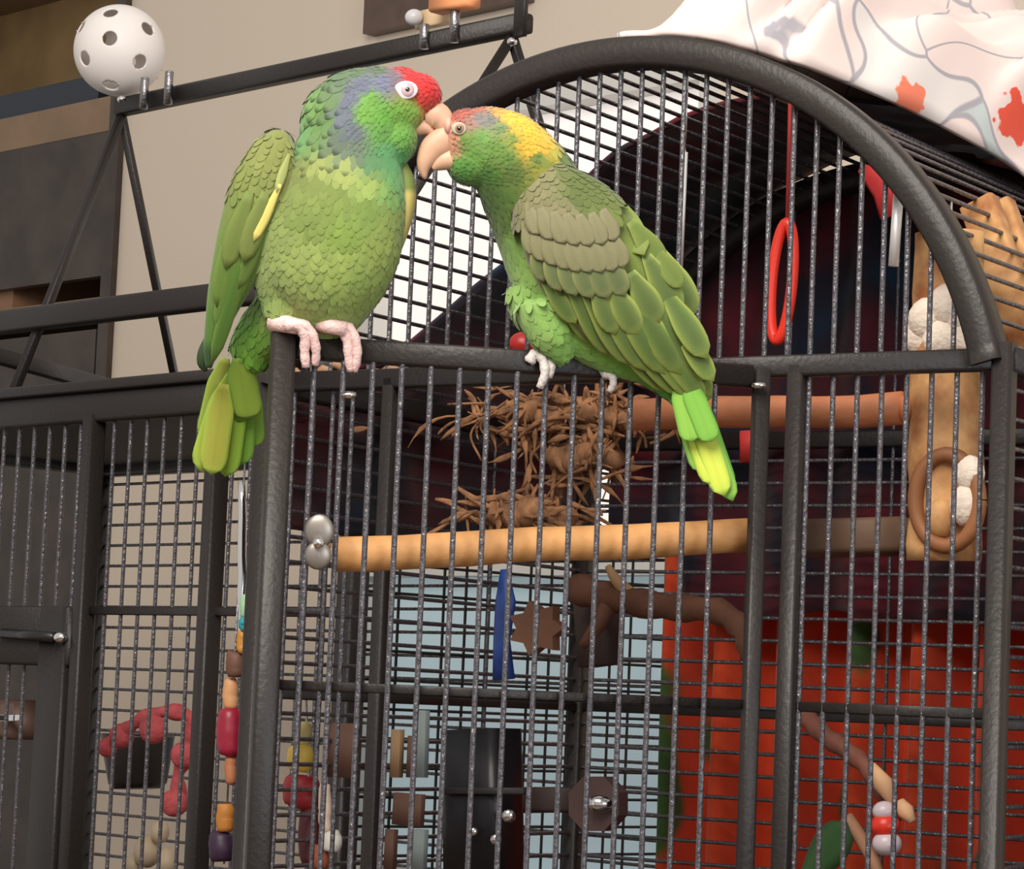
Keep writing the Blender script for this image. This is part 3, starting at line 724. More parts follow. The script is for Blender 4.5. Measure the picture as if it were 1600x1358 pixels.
for a, b, w_ in (((838, 370), (850, 440), 34), ((856, 380), (876, 455), 36), ((876, 388), (900, 462), 36), ((898, 392), (924, 466), 36), ((920, 394), (950, 466), 36), ((942, 392), (976, 462), 36)):
    fl.append((a, b, w_, (94, 112, 66), (146, 158, 96), .0050))
for b, w_ in (((836, 398), 30), ((850, 408), 30), ((868, 415), 30), ((886, 421), 30), ((904, 425), 30), ((922, 426), 30), ((940, 426), 30), ((958, 424), 30), ((974, 418), 30)):
    fl.append(((b[0]-16, b[1]-52), b, w_, (122, 126, 88), (134, 138, 98), .0060))
for b, w_ in (((842, 366), 30), ((862, 374), 30), ((882, 380), 30), ((902, 383), 30), ((922, 384), 30), ((942, 382), 30), ((960, 376), 30)):
    fl.append(((b[0]-18, b[1]-50), b, w_, (123, 126, 90), (128, 131, 94), .0066))
for a, b, w_ in (((950, 300), (1006, 398), 44), ((985, 345), (1040, 420), 42), ((1020, 385), (1066, 450), 34)):
    fl.append((a, b, w_, (104, 130, 54), (132, 156, 68), .0060))
for a, b, w_, c0, c1, of in fl:
    feather(wing2, B2, a, b, w_, d2, c0, c1, of, of+.0010, bend=.035, nu=10, nv=7, cup=.07, roundness=.62)
feather(wing2, B2, (1040, 392), (1074, 465), 12, d2, (196, 176, 60), (150, 160, 60), .006, .006)
mw = bpy.data.meshes.new('t2'); mw.from_pydata([tuple(x) for x in wv], [], wf); mw.update(); nw2 = [x.normal.copy() for x in mw.vertices]
plumage(wing2, [p+n_*.0045 for p, n_ in zip(wv, nw2)], nw2, wc2, lambda x, y: (.5, .86), lambda x, y: .0040, lambda x, y: .0140, mask=lambda x, y, p: y < 352 and x < 965, tipf=lambda x, y: 1.0, lift=.0007, seed=12)
for a, b, w_, c0, c1, o_ in (((1058, 600), (1098, 738), 34, (140, 196, 60), (104, 172, 66), -.012), ((1085, 610), (1140, 770), 34, (110, 176, 50), (90, 160, 56), -.012), ((1066, 605), (1115, 758), 36, (196, 220, 60), (160, 206, 60), -.016), ((1078, 610), (1132, 775), 36, (198, 222, 62), (150, 200, 60), -.018), ((1086, 615), (1145, 783), 30, (140, 196, 60), (96, 172, 60), -.015), ((1060, 590), (1082, 690), 36, (124, 184, 52), (100, 168, 52), -.020), ((1072, 590), (1112, 690), 36, (112, 180, 50), (96, 164, 48), -.022)):
    v, f, c = leaf(P(a[0], a[1], d2+o_), P(b[0], b[1], d2+o_-.012), w_*k2, -fw, L3(c0), L3(c1), taper=.3, roundness=.82, cup=.06, nu=16, nv=9)
    mk('tail_feather', v, f, M_FEATH, par2, cols=c)
px_tube(par2, 'upper_beak', [(708, 212, 24, 17, dh), (694, 220, 23, 16, dh), (678, 231, 21, 15, dh), (667, 247, 16, 12, dh), (662, 263, 10, 9, dh), (664, 280, 2.5, 3, dh)], d2, M_BEAK)
px_tube(par2, 'lower_beak', [(706, 248, 17, 14, dh), (694, 252, 15, 12, dh), (684, 258, 10, 9, dh), (676, 264, 4, 4, dh)], d2, M_BEAK2)
mk('cere', *ellipsoid(P(701, 199, d1-.002), AX, 8*k2, 15*k2, .010), mat('pink_cere', rgb(206, 158, 142), .6, var=.1, vscale=80), par2)
eye(par2, [bv2], 717, 201, 12, 10, 7.5, 4.4, d2, M_IRIS2, -.3, mat('pink_grey_eye_skin', rgb(176, 164, 140), .6))
M_FOOT2 = mat('grey_white_foot', rgb(206, 198, 192), .6, bump=.5, bscale=420)
ft = mk('foot', *loft([P(884, 556, d2-.010), P(862, 552, d2-.010), P(842, 553, d2-.012)], [.0050, .0048, .0044], 14), M_FOOT2, par2)
toe(ft, [dpt(826, 567, -.010), dpt(837, 552, -.012), dpt(848, 562, -.0145), dpt(851, 585, -.0150), dpt(843, 606, -.012)], .0046, material=M_FOOT2)
toe(ft, [dpt(850, 552, -.004), dpt(858, 560, -.012), dpt(862, 574, -.0140), dpt(858, 590, -.0120)], .0038, material=M_FOOT2)
ft = mk('foot', *loft([P(940, 560, d2+.004), P(944, 578, d2+.0), P(950, 588, d2-.004)], [.0050, .0046, .004], 12), M_FOOT2, par2)
toe(ft, [dpt(944, 584, -.010), dpt(956, 588, -.0135), dpt(958, 600, -.0135), dpt(952, 612, -.011)], .0036, material=M_FOOT2)
# ================================================================== TEXTILES
from mathutils import noise as NZ
def nz(x, y, z=0.): return NZ.noise(V((x, y, z)))
def ramp_mat(name, stops, scale, rough=.9, detail=2, bump=.3, bscale=900, kind='noise', sheen=.2):
    m = bpy.data.materials.new(name); m.use_nodes = True; nt = m.node_tree; b = nt.nodes['Principled BSDF']
    tc = nt.nodes.new('ShaderNodeTexCoord')
    n = nt.nodes.new('ShaderNodeTexNoise'); n.inputs['Scale'].default_value = scale; n.inputs['Detail'].default_value = detail; nt.links.new(tc.outputs['Object'], n.inputs['Vector'])
    r = nt.nodes.new('ShaderNodeValToRGB'); r.color_ramp.interpolation = 'EASE'; nt.links.new(n.outputs['Fac'], r.inputs['Fac'])
    while len(r.color_ramp.elements) < len(stops): r.color_ramp.elements.new(.5)
    for e, (p, c) in zip(r.color_ramp.elements, stops): e.position = p; e.color = rgb(*c)
    nt.links.new(r.outputs['Color'], b.inputs['Base Color']); b.inputs['Roughness'].default_value = rough; b.inputs['Specular IOR Level'].default_value = .15; b.inputs['Sheen Weight'].default_value = sheen
    n2 = nt.nodes.new('ShaderNodeTexNoise'); n2.inputs['Scale'].default_value = bscale; nt.links.new(tc.outputs['Object'], n2.inputs['Vector'])
    k = nt.nodes.new('ShaderNodeBump'); k.inputs['Strength'].default_value = bump; k.inputs['Distance'].default_value = .001
    nt.links.new(n2.outputs['Fac'], k.inputs['Height']); nt.links.new(k.outputs['Normal'], b.inputs['Normal'])
    return m
def gridmesh(nu, nv, fn):
    v = [fn(i/(nu-1), j/(nv-1)) for i in range(nu) for j in range(nv)]
    f = [(i*nv+j, i*nv+j+1, (i+1)*nv+j+1, (i+1)*nv+j) for i in range(nu-1) for j in range(nv-1)]
    return v, f
def cloth_thick(o, t):
    md = o.modifiers.new('thickness', 'SOLIDIFY'); md.thickness = t; md.offset = 0; return o
# dark throw over the rear of the dome, hanging down the left wall, the back and the right wall
def outline(q):
    """q 0..1 round the outside of the cage: left wall up, over the arch, right wall down"""
    if q < .2: return sL-.014, lerp(1.345, ZB, q/.2)
    if q > .8: return sR+.014, lerp(ZB, .80, (q-.8)/.2)
    a, b = arch(math.pi*(1-(q-.2)/.6), .014); return a, b
def te(q):
    k = [(0, .03), (.15, .03), (.2, .08), (.24, .22), (.3, .30), (.45, .29), (.55, .34), (.7, .42), (.8, .40), (.84, .06), (1, .06)]
    for (a, b), (c, d) in zip(k, k[1:]):
        if q <= c: return lerp(b, d, (q-a)/(c-a))
    return .06
def thr(u, v):
    s, z = outline(u); t = lerp(te(u)+.02*nz(u*9, 3), DEP+.035, v)
    o = .006+.010*abs(nz(u*14, t*12))+.006*nz(u*30, t*20, 2)
    dx, dz = s-sC, (z-ZC) if z > ZB else 0
    l = math.hypot(dx, dz); return C(s+dx/l*o, t, z+dz/l*o)
mb = MB(); mb.add(*gridmesh(110, 30, thr))
sbk = -.488
def thb(u, v):
    s = lerp(sbk, sR+.014, u); zt = archz(max(min(s, sR), sL), .012) if s < sR else ZB; z = lerp((1.295 if s > -.40 else 1.37)+.02*nz(u*7, 1), zt, v)
    return C(s, DEP+.035+.010*math.sin(s*70+2*nz(s*9, z*3))+.006*nz(s*20, z*20), z)
mb.add(*gridmesh(90, 30, thb))
M_THROW = ramp_mat('maroon_and_navy_throw', [(.28, (24, 44, 62)), (.42, (34, 30, 40)), (.52, (66, 26, 34)), (.66, (92, 30, 38)), (.78, (48, 26, 44))], 9)
o = mb.build('throw_blanket', M_THROW, None, loc=C(sC, DEP, ZB)); cloth_thick(o, .004)
tag(o, 'dark maroon and navy throw draped over the rear of the dome cage', 'blanket')
# red cloth with green leaves hanging lower behind
def redc(u, v):
    s = lerp(-.445, sR+.05, u); z = lerp(.55, 1.36, v)
    return C(s, DEP+.095+.030*math.sin(s*88+1.5*nz(s*6, z))+.008*math.sin(s*41)+.004*nz(s*30, z*6), z)
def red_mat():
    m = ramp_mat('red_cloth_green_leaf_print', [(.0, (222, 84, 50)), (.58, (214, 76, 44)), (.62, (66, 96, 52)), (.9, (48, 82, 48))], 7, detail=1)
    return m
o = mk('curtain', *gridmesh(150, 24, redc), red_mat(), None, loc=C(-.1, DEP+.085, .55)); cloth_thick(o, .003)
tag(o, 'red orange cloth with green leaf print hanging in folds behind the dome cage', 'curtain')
# pale floral comforter on the dome
def blanket_mat():
    m = bpy.data.materials.new('pale_floral_comforter'); m.use_nodes = True; nt = m.node_tree; b = nt.nodes['Principled BSDF']; N = nt.nodes.new; Lk = nt.links.new
    tc = N('ShaderNodeTexCoord')
    nzz = N('ShaderNodeTexNoise'); nzz.inputs['Scale'].default_value = 9; Lk(tc.outputs['Object'], nzz.inputs['Vector'])
    mx = N('ShaderNodeMix'); mx.data_type = 'RGBA'; mx.blend_type = 'LINEAR_LIGHT'; mx.inputs[0].default_value = .07; Lk(tc.outputs['Object'], mx.inputs[6]); Lk(nzz.outputs['Color'], mx.inputs[7])
    vo = N('ShaderNodeTexVoronoi'); vo.feature = 'DISTANCE_TO_EDGE'; vo.inputs['Scale'].default_value = 9; Lk(mx.outputs[2], vo.inputs['Vector'])
    vc = N('ShaderNodeTexVoronoi'); vc.inputs['Scale'].default_value = 9; Lk(mx.outputs[2], vc.inputs['Vector'])
    sp = N('ShaderNodeSeparateColor'); Lk(vc.outputs['Color'], sp.inputs[0])
    rp = N('ShaderNodeValToRGB'); rp.color_ramp.interpolation = 'CONSTANT'; nzz.inputs['Detail'].default_value = .6
    e = rp.color_ramp.elements; e[0].position = 0; e[0].color = rgb(220, 202, 196); e[1].position = .5; e[1].color = rgb(182, 190, 188)
    e2 = e.new(.72); e2.color = rgb(214, 206, 202)
    Lk(sp.outputs[0], rp.inputs['Fac'])
    lt = N('ShaderNodeMapRange'); lt.inputs['From Min'].default_value = .008; lt.inputs['From Max'].default_value = .018; Lk(vo.outputs['Distance'], lt.inputs['Value'])
    m2 = N('ShaderNodeMix'); m2.data_type = 'RGBA'; m2.inputs[6].default_value = rgb(160, 156, 162); Lk(lt.outputs['Result'], m2.inputs[0]); Lk(rp.outputs['Color'], m2.inputs[7])
    last = m2.outputs[2]
    mf = N('ShaderNodeMix'); mf.data_type = 'RGBA'; mf.blend_type = 'LINEAR_LIGHT'; mf.inputs[0].default_value = .02; nf = N('ShaderNodeTexNoise'); nf.inputs['Scale'].default_value = 60
    Lk(tc.outputs['Object'], nf.inputs['Vector']); Lk(tc.outputs['Object'], mf.inputs[6]); Lk(nf.outputs['Color'], mf.inputs[7])
    for p, r_, c in FLOWERS:
        dn = N('ShaderNodeVectorMath'); dn.operation = 'DISTANCE'; Lk(mf.outputs[2], dn.inputs[0]); dn.inputs[1].default_value = p
        mr = N('ShaderNodeMapRange'); mr.inputs['From Min'].default_value = r_; mr.inputs['From Max'].default_value = r_+.002; mr.inputs['To Min'].default_value = 1; mr.inputs['To Max'].default_value = 0; Lk(dn.outputs['Value'], mr.inputs['Value'])
        m3 = N('ShaderNodeMix'); m3.data_type = 'RGBA'; Lk(mr.outputs['Result'], m3.inputs[0]); Lk(last, m3.inputs[6]); m3.inputs[7].default_value = c; last = m3.outputs[2]
    Lk(last, b.inputs['Base Color']); b.inputs['Roughness'].default_value = .9; b.inputs['Sheen Weight'].default_value = .2; b.inputs['Specular IOR Level'].default_value = .15
    return m
aR = math.pi*.24; aL = math.pi*.515
def blk(u, v):
    a = lerp(aR, aL, u); s, z = arch(a, 0)
    k = [(0, .30), (.25, .20), (.5, .09), (.75, .03), (1, .02)]
    for (q0, w0), (q1, w1) in zip(k, k[1:]):
        if u <= q1: e = lerp(w0, w1, (u-q0)/(q1-q0)); break
    e += .015*nz(u*8, 5)
    t = lerp(e, .56, v)
    ed = min(1, v*6)*min(1, (1-v)*8)*min(1, u*7)*min(1, (1-u)*5); ed = math.sin(ed*math.pi/2)
    h = .010+ed*(.055+.075*min(1, max(0, v*1.6))*(1-.5*u)+.026*nz(u*6, v*5, 4)+.016*math.sin(u*46+6*nz(u*3, v*4)+v*8)*(1-.6*v)*(.35+u))
    return C(s+math.cos(lerp(U0, math.pi-U0, a/math.pi))*h*.6, t, z+h)
BL0 = C(sC, .2, ZT)
bvv, bff = gridmesh(90, 60, blk); bbv = BVHTree.FromPolygons(bvv, bff)
FLOWERS = []
for x, y, r_, c in ((1420, 152, .015, rgb(226, 124, 96)), (1582, 186, .020, rgb(216, 80, 58)), (1500, 30, .0, rgb(230, 128, 98))):
    h = bbv.ray_cast(CAM, ray(x, y).normalized())
    if h[0] is not None and r_ > 0: FLOWERS.append((tuple(h[0]-BL0), r_, c))
o = mk('comforter', bvv, bff, blanket_mat(), None, loc=BL0); cloth_thick(o, .006)
tag(o, 'white and pink floral comforter bunched on top of the dome', 'blanket')
# ================================================================== PERCHES AND TOYS IN THE DOME CAGE
M_WOOD = mat('honey_dowel', rgb(206, 150, 92), .6, var=.22, vscale=26, bump=.3, bscale=90)
M_WOOD2 = mat('orange_dowel', rgb(190, 120, 82), .6, var=.15, vscale=26, bump=.3, bscale=90)
M_DKW = mat('dark_brown_board', rgb(92, 68, 50), .65, var=.2, vscale=20)
def wob(a, b, r, n=14, amp=.0012, seg=14, bump_=.06):
    pts = []; rr = []; s_ = random.random()*50
    for i in range(n):
        u = i/(n-1); p = lerp(a, b, u)
        pts.append(p+V((nz(u*5, s_), nz(u*5, s_+7), nz(u*5, s_+13)))*amp*2); rr.append(r*(1+bump_*nz(u*9, s_+21)))
    return loft(pts, rr, seg)
pr = thing('wooden_perch', 'honey coloured wooden perch bolted across the inside of the open cage door', 'perch', dp(860, 850, .03))
mk('dowel', *wob(dp(524, 866, .028), dp(1188, 836, .028), .0134), M_WOOD, pr)
kn = mk('wing_nut', *ellipsoid(dp(499, 830, -.016), AX, .0108, .0125, .0035, 20, 10), mat('dull_zinc_nut', rgb(150, 142, 134), .4, .7), pr)
mk('wing_nut_lobe', *ellipsoid(dp(497, 868, -.015), AX, .0100, .0105, .0035, 20, 10), MATS['dull_zinc_nut'], kn)
mk('bolt', *loft([dp(497, 848, -.022), dp(510, 852, .028)], .004, 10), M_STEEL, pr)
pr = thing('wooden_perch', 'orange brown wooden perch across the cage above the husk toy', 'perch', cp(1200, 645, .06))
mk('dowel', *wob(cp(990, 648, .06), cp(1412, 640, .06), .0128), M_WOOD2, pr)
mk('end_cap', *ellipsoid(cp(1414, 640, .06), AX, .006, .011, .011), M_WOOD2, pr)
o = mk('wooden_ledge', *beam(cp(1262, 842, .09), cp(1424, 838, .09), .05, .028), M_DKW, None, loc=cp(1340, 840, .09)); tag(o, 'dark brown wooden ledge beside the pale log inside the cage', 'ledge')
# pale log with cotton knots
lg = thing('log_toy', 'pale wooden log with white cotton knots hanging beside the right cage post', 'bird toy', cp(1478, 870, .075))
M_LOG = mat('pale_log_wood', rgb(214, 166, 110), .65, col2=rgb(150, 92, 52), vscale=30, bump=.3, bscale=80)
M_COT = mat('white_cotton_rope', rgb(232, 216, 200), .9, var=.08, vscale=60, bump=.8, bscale=200)
a = cp(1484, 366, .075); b = cp(1474, 876, .075)
mk('log', *wob(a, b, .0275, 22, .0015, 20, .10), M_LOG, lg)
for y, r_ in ((500, .031),):
    for k, (dx, dy) in enumerate(((-30, 0), (22, -10), (34, 24), (-8, 28), (-36, 26), (2, -22))):
        mk('cotton_knot', *ellipsoid(cp(1483+dx, y+dy, .055+.004*k % .01), AX, .017, .018, .014, 16, 10), M_COT, lg)
mk('wooden_ring', *(lambda q: loft(q, .0060, 10, cap=False))([cp(1480+50*math.cos(t_), 782+72*math.sin(t_), .045) for t_ in np.linspace(0, 2*math.pi, 28)]), mat('dark_ring_wood', rgb(138, 88, 52), .6, var=.2), lg)
for dx, dy, r_ in ((30, 10, .016), (36, -40, .014), (-10, 30, .015)):
    mk('cotton_knot', *ellipsoid(cp(1480+dx, 780+dy, .046), AX, r_*.8, r_, .009, 16, 10), M_COT if dx > 0 else M_LOG, lg)
mk('hanger', *loft([cp(1484, 370, .075), C((cp(1484, 370, .075)-CA).dot(CL), .075, archz((cp(1484, 370, .075)-CA).dot(CL), -.012))], .0016, 6), M_STEEL, lg)
wb = thing('wood_plank_toy', 'pale split wood plank leaning under the dome bars by the right rim', 'bird toy', cp(1560, 540, .14))
mk('plank', *beam(cp(1530, 318, .16), cp(1610, 545, .14), .030, .018, CB), M_LOG, wb)
mk('plank', *beam(cp(1560, 322, .19), cp(1640, 540, .17), .026, .018, CB), M_LOG, wb)
# shredded husk toys
M_HUSK = mat('dry_corn_husk', rgb(150, 106, 72), .85, var=.5, vscale=60)
def husk(label, cx, cy, t, n, sx, sy, seed, down=.5, string_to=None):
    rg = random.Random(seed); th_ = thing('husk_toy', label, 'bird toy', cp(cx, cy, t), 'shredded husk toys'); mb = MB()
    for i in range(n):
        x0 = cx+rg.gauss(0, sx*.45); y0 = cy+rg.gauss(0, sy*.4); an = rg.uniform(-.5, .5) if rg.random() > down else rg.uniform(1.0, 2.1)
        if rg.random() < .5: an += math.pi
        L_ = rg.uniform(35, 105); cu = rg.uniform(-1.2, 1.2); pts = []; ww = []
        for k in range(7):
            u = k/6; a_ = an+cu*(u-.5); x = x0+L_*(u-.5)*math.cos(an+cu*u*.5); y = y0+L_*(u-.5)*math.sin(an+cu*u*.5)+8*u*u
            pts.append(cp(x, y, t+rg.uniform(-.012, .012)*.3+.012*math.sin(i))); ww.append((max(.0006, rg.uniform(.0010, .0036)*math.sin(math.pi*(.12+.8*u))), .0007))
        mb.add(*loft(pts, ww, 6, side=CB))
    mb.build('husk_strips', M_HUSK, th_, kind='stuff')
    for dx, dy, r_ in ((-.25*sx, 0, .011), (.15*sx, -2, .012), (.4*sx, 4, .010), (-.05*sx, 6, .012)):
        mk('husk_bundle', *wob(cp(cx+dx-22, cy+dy+rg.uniform(-6, 6), t), cp(cx+dx+22, cy+dy+rg.uniform(-6, 6), t), r_, 9, .002, 10, .3), M_HUSK, th_)
    if string_to: mk('string', *loft([cp(cx, cy, t), cp(*string_to)], .0012, 6), M_ZINC, th_)
    return th_
husk('wide bundle of dry corn husk strips hanging under the door rail', 880, 648, .10, 110, 230, 60, 3, .25, (884, 560, .10))
husk('tangle of husk strips hanging down below the wide husk bundle', 905, 712, .10, 60, 90, 90, 4, .75)
husk('husk strips lying on top of the honey coloured perch', 820, 802, .05, 60, 120, 46, 5, .3)
# long curled fibres
th_ = thing('raffia_strand', 'loose brown raffia strands trailing from the husk bundle', 'raffia', cp(745, 700, .09))
for i, (x0, y0, x1, y1, bx) in enumerate(((790, 628, 752, 720, -34), (800, 632, 764, 690, -30), (760, 630, 700, 632, -10), (980, 660, 1010, 700, 10), (850, 690, 838, 740, -14))):
    q = spline([tuple(cp(x0, y0, .088)), tuple(cp((x0+x1)/2+bx, (y0+y1)/2, .086)), tuple(cp(x1, y1, .088))], 12)
    mk('strand', *loft([V(x) for x in q], .0011, 6), M_HUSK, th_)
# litter on the door rail behind the toes
M_CHIP = mat('husk_chip', rgb(150, 112, 84), .8, var=.3, vscale=60)
ch = []
for i, (x, y, l, an) in enumerate(((462, 578, 20, .3), (505, 574, 26, -.2), (525, 566, 22, .3), (590, 580, 34, .1), (610, 572, 26, -.1), (640, 586, 24, .4), (570, 590, 22, .0), (496, 588, 28, .2))):
    q0 = cp(x-l/2*math.cos(an), y+8-l/2*math.sin(an), .004); q1 = cp(x+l/2*math.cos(an), y+8+l/2*math.sin(an), .004)
    md = (q0+q1)/2+V((0, 0, .003))
    o = mk('husk_chip', *loft([q0, md, q1], [(.0012, .003), (.003, .004), (.0012, .003)], 6), M_CHIP, None, loc=q0)
    tag(o, ('curled brown husk chip on the cage rail beside the door corner post' if i == 0 else 'curled brown husk chip on the cage rail by the upright parrot\'s toes' if i in (1, 2, 7) else 'curled brown husk chip on the cage rail between the two parrots'), 'husk chip', 'husk chips on the rail')
# red hanging link
M_RED = mat('red_plastic', rgb(222, 52, 36), .35)
q = [cp(1222+16*math.cos(a_)+(350+535)/2*0-(8 if math.sin(a_) > 0 else -8)*abs(math.sin(a_)), 440+92*math.sin(a_), .09) for a_ in np.linspace(0, 2*math.pi, 36)]
lk = thing('chain_link', 'long red plastic link hanging inside the dome', 'bird toy', cp(1222, 530, .09))
mk('loop', *loft(q, .0046, 12, cap=False), M_RED, lk)
s_, z_ = cs(1228, 350, .09)
mk('hanger', *loft([cp(1230, 352, .09), C(s_, .09, archz(s_, -.012))], .0018, 6), mat('red_cord', rgb(150, 40, 36), .7), lk)
o = mk('ribbon', *loft([cp(1345, 262, .09), cp(1362, 275, .09), cp(1380, 300, .09), cp(1386, 340, .09)], [(.004, .0012), (.008, .0012), (.009, .0012), (.006, .0012)], 8, side=CB), mat('red_ribbon', rgb(196, 44, 44), .6), None, loc=cp(1380, 300, .09)); tag(o, 'red ribbon hanging under the arched rim', 'ribbon')
# near-white rods added to give the bright highlights on the dome bars
for lab, x0, y0, x1, y1 in (('white rod added as a bar highlight near the pale log', 1404, 300, 1396, 416), ('thin white rod added as a highlight behind the dome bars', 1070, 238, 1062, 420)):
    a = cp(x0, y0, .02); b = cp(x1, y1, .02); s_, z_ = cs(x0, y0, .02)
    r_ = thing('highlight_rod', lab, 'rod', b); mk('rod', *loft([a, b], .0040 if x0 > 1300 else .0026, 14), mat('white_highlight_metal', (.95, .95, .95, 1), .45, .4), r_)
    mk('hook', *loft([a, C(s_, .02, archz(s_, -.012))], .001, 6), M_STEEL, r_)
# red bead under the second bird, red block by the jamb
o = mk('bead', *ellipsoid(cp(818, 538, .12), AX, .013, .011, .012), mat('dark_red_bead', rgb(170, 40, 36), .4), None, loc=cp(818, 538, .12)); tag(o, 'dark red bead hanging behind the leaning parrot\'s belly', 'bead')
o = mk('red_block', *beam(cp(1172, 674, .12), cp(1172, 722, .12), .014, .014, CB), mat('red_wood_block', rgb(190, 44, 40), .6, var=.1), None, loc=cp(1172, 700, .12)); tag(o, 'small red wooden block hanging below the orange brown perch', 'bird toy')
# blue toy, star, branch, octagon, feeder, seen through the door
o = mk('blue_strip', *loft([cp(788, 890, .2), cp(790, 940, .2), cp(784, 1000, .2), cp(787, 1062, .2)], [(.004, .003), (.011, .004), (.009, .004), (.012, .004)], 8, side=CB), mat('blue_plastic', rgb(44, 74, 150), .4, var=.2, vscale=60), None, loc=cp(788, 1000, .2)); tag(o, 'blue plastic strip hanging inside the cage', 'bird toy')
st = []
for i in range(14):
    r_ = 44 if i % 2 == 0 else 30; st.append(cp(842+r_*math.cos(i*math.pi/7), 982+r_*math.sin(i*math.pi/7), .18))
o = mk('star_block', *slab(st, CB, .012), mat('brown_leather', rgb(120, 82, 62), .7, var=.2), None, smooth=False, loc=cp(842, 982, .18)); tag(o, 'brown star shaped block hanging beside the blue strip', 'bird toy')
M_BARK = mat('brown_bark', rgb(112, 72, 52), .75, var=.25, vscale=40, bump=.6, bscale=70)
br = thing('branch_perch', 'reddish brown branch perch slanting across the inside of the cage', 'branch', cp(1040, 950, .22))
mk('branch', *loft([V(x) for x in spline([tuple(cp(900, 920, .26)), tuple(cp(960, 935, .25)), tuple(cp(1040, 948, .24)), tuple(cp(1120, 955, .23)), tuple(cp(1160, 985, .22)), tuple(cp(1172, 1030, .22))], 24)], [.014-.005*i/23+.0015*math.sin(i*1.9) for i in range(24)], 12), M_BARK, br)
mk('twig', *loft([V(x) for x in spline([tuple(cp(955, 935, .25)), tuple(cp(935, 975, .24)), tuple(cp(910, 1010, .24))], 10)], [.010-.006*i/9 for i in range(10)], 10), M_BARK, br)
mk('twig', *loft([V(x) for x in spline([tuple(cp(985, 930, .25)), tuple(cp(962, 905, .24)), tuple(cp(950, 885, .24))], 10)], [.007-.004*i/9 for i in range(10)], 10), mat('pale_twig', rgb(190, 150, 108), .7), br)
o = mk('bark_block', *beam(cp(930, 935, .3), cp(938, 1040, .3), .035, .03, CB), mat('dark_bark', rgb(70, 54, 50), .8, var=.2), None, loc=cp(935, 1030, .3)); tag(o, 'dark bark block hanging behind the slanting branch', 'bird toy')
oc = [cp(935+42*math.cos(a_), 1256+46*math.sin(a_), .2) for a_ in [math.pi/8+math.pi/4*i for i in range(8)]]
ot = thing('octagon_toy', 'brown octagonal block with a steel bell in the middle', 'bird toy', cp(935, 1256, .2))
mk('octagon', *slab(oc, CB, .016), mat('brown_octagon_wood', rgb(84, 62, 58), .6, var=.15), ot, smooth=False)
mk('bell', *ellipsoid(cp(938, 1256, .185), AX, .012, .008, .008), M_STEEL, ot)
mk('cross_arm', *beam(cp(826, 1250, .21), cp(900, 1250, .21), .02, .022), mat('dark_brown_arm', rgb(62, 48, 46), .7), ot)
fd = thing('feeder', 'black plastic feeder box mounted inside the cage', 'feeder', cp(755, 1350, .2))
M_FEED = mat('black_feeder_plastic', rgb(24, 24, 28), .35)
mk('box', *beam(cp(757, 1400, .2), cp(752, 1140, .2), .062, .05, CB), M_FEED, fd)
mk('divider', *beam(cp(690, 1236, .17), cp(820, 1236, .17), .006, .006), M_TRAY, fd)
for x, y, r_ in ((795, 1275, .006), (775, 1312, .005), (740, 1300, .004)):
    mk('bolt', *ellipsoid(cp(x, y, .166), AX, r_, r_, r_*.6), M_STEEL, fd)
# strings of beads: beside the left jamb, and outside the door
def beads(name, label, t, items, fn, string):
    b = thing(name, label, 'bird toy', fn(items[-1][0], items[-1][2], t))
    mk('string', *loft([fn(*string[0], t), fn(*string[1], t)], .0011, 6), M_ZINC, b)
    for x, y0, y1, r_, nm, c, ro in items:
        m_ = mat('bead_'+nm, rgb(*c), ro, var=.08, vscale=60) if nm != 'steel' else M_STEEL
        n_ = 10; pts = [fn(x+(random.random()-.5)*2, lerp(y0, y1, i/(n_-1)), t) for i in range(n_)]
        rr = [r_*(.72+.28*math.sin(math.pi*i/(n_-1))**.5) for i in range(n_)]
        mk(nm+('_tube' if nm == 'steel' else '_bead'), *loft(pts, rr, 14), m_, b)
    return b
beads('bead_toy', 'hanging toy of a chrome tube above coloured beads beside the door post', -.03,
      [(378, 752, 1016, .0045, 'steel', (200, 200, 200), .1), (384, 930, 965, .006, 'mint', (150, 190, 150), .5), (382, 965, 985, .006, 'teal', (40, 140, 150), .5), (378, 985, 1020, .0055, 'amber', (190, 130, 50), .5), (368, 1018, 1058, .010, 'brown', (104, 70, 54), .6),
       (360, 1062, 1108, .008, 'tan', (206, 150, 104), .6), (359, 1108, 1180, .013, 'crimson', (150, 24, 50), .4), (360, 1180, 1225, .006, 'wood', (170, 106, 70), .6), (352, 1256, 1300, .009, 'ochre', (186, 120, 46), .6), (346, 1300, 1346, .013, 'plum', (52, 30, 54), .5)],
      lambda x, y, t: E(*[(lambda q: ((q-EA).dot(EL), t-.22, q.z))(ep(x, y, t-.22))][0]), ((384, 700), (350, 1350)))
beads('bead_toy', 'hanging toy of red, yellow and white beads inside the door', .10,
      [(476, 1130, 1165, .006, 'straw', (190, 170, 110), .6), (470, 1165, 1205, .012, 'yellow', (214, 180, 80), .5), (472, 1212, 1262, .017, 'red', (150, 30, 36), .5), (508, 1225, 1300, .006, 'ivory', (214, 190, 170), .5), (518, 1300, 1330, .009, 'white', (224, 216, 204), .5), (500, 1320, 1358, .008, 'rust', (150, 74, 50), .6), (484, 1262, 1350, .010, 'wine', (84, 30, 36), .6)],
      cp, ((478, 1080), (486, 1352)))
M_SL = [mat('slat_'+n, rgb(*c), .7, var=.15) for n, c in (('tan', (150, 118, 84)), ('umber', (96, 66, 52)), ('sage', (132, 142, 140)))]
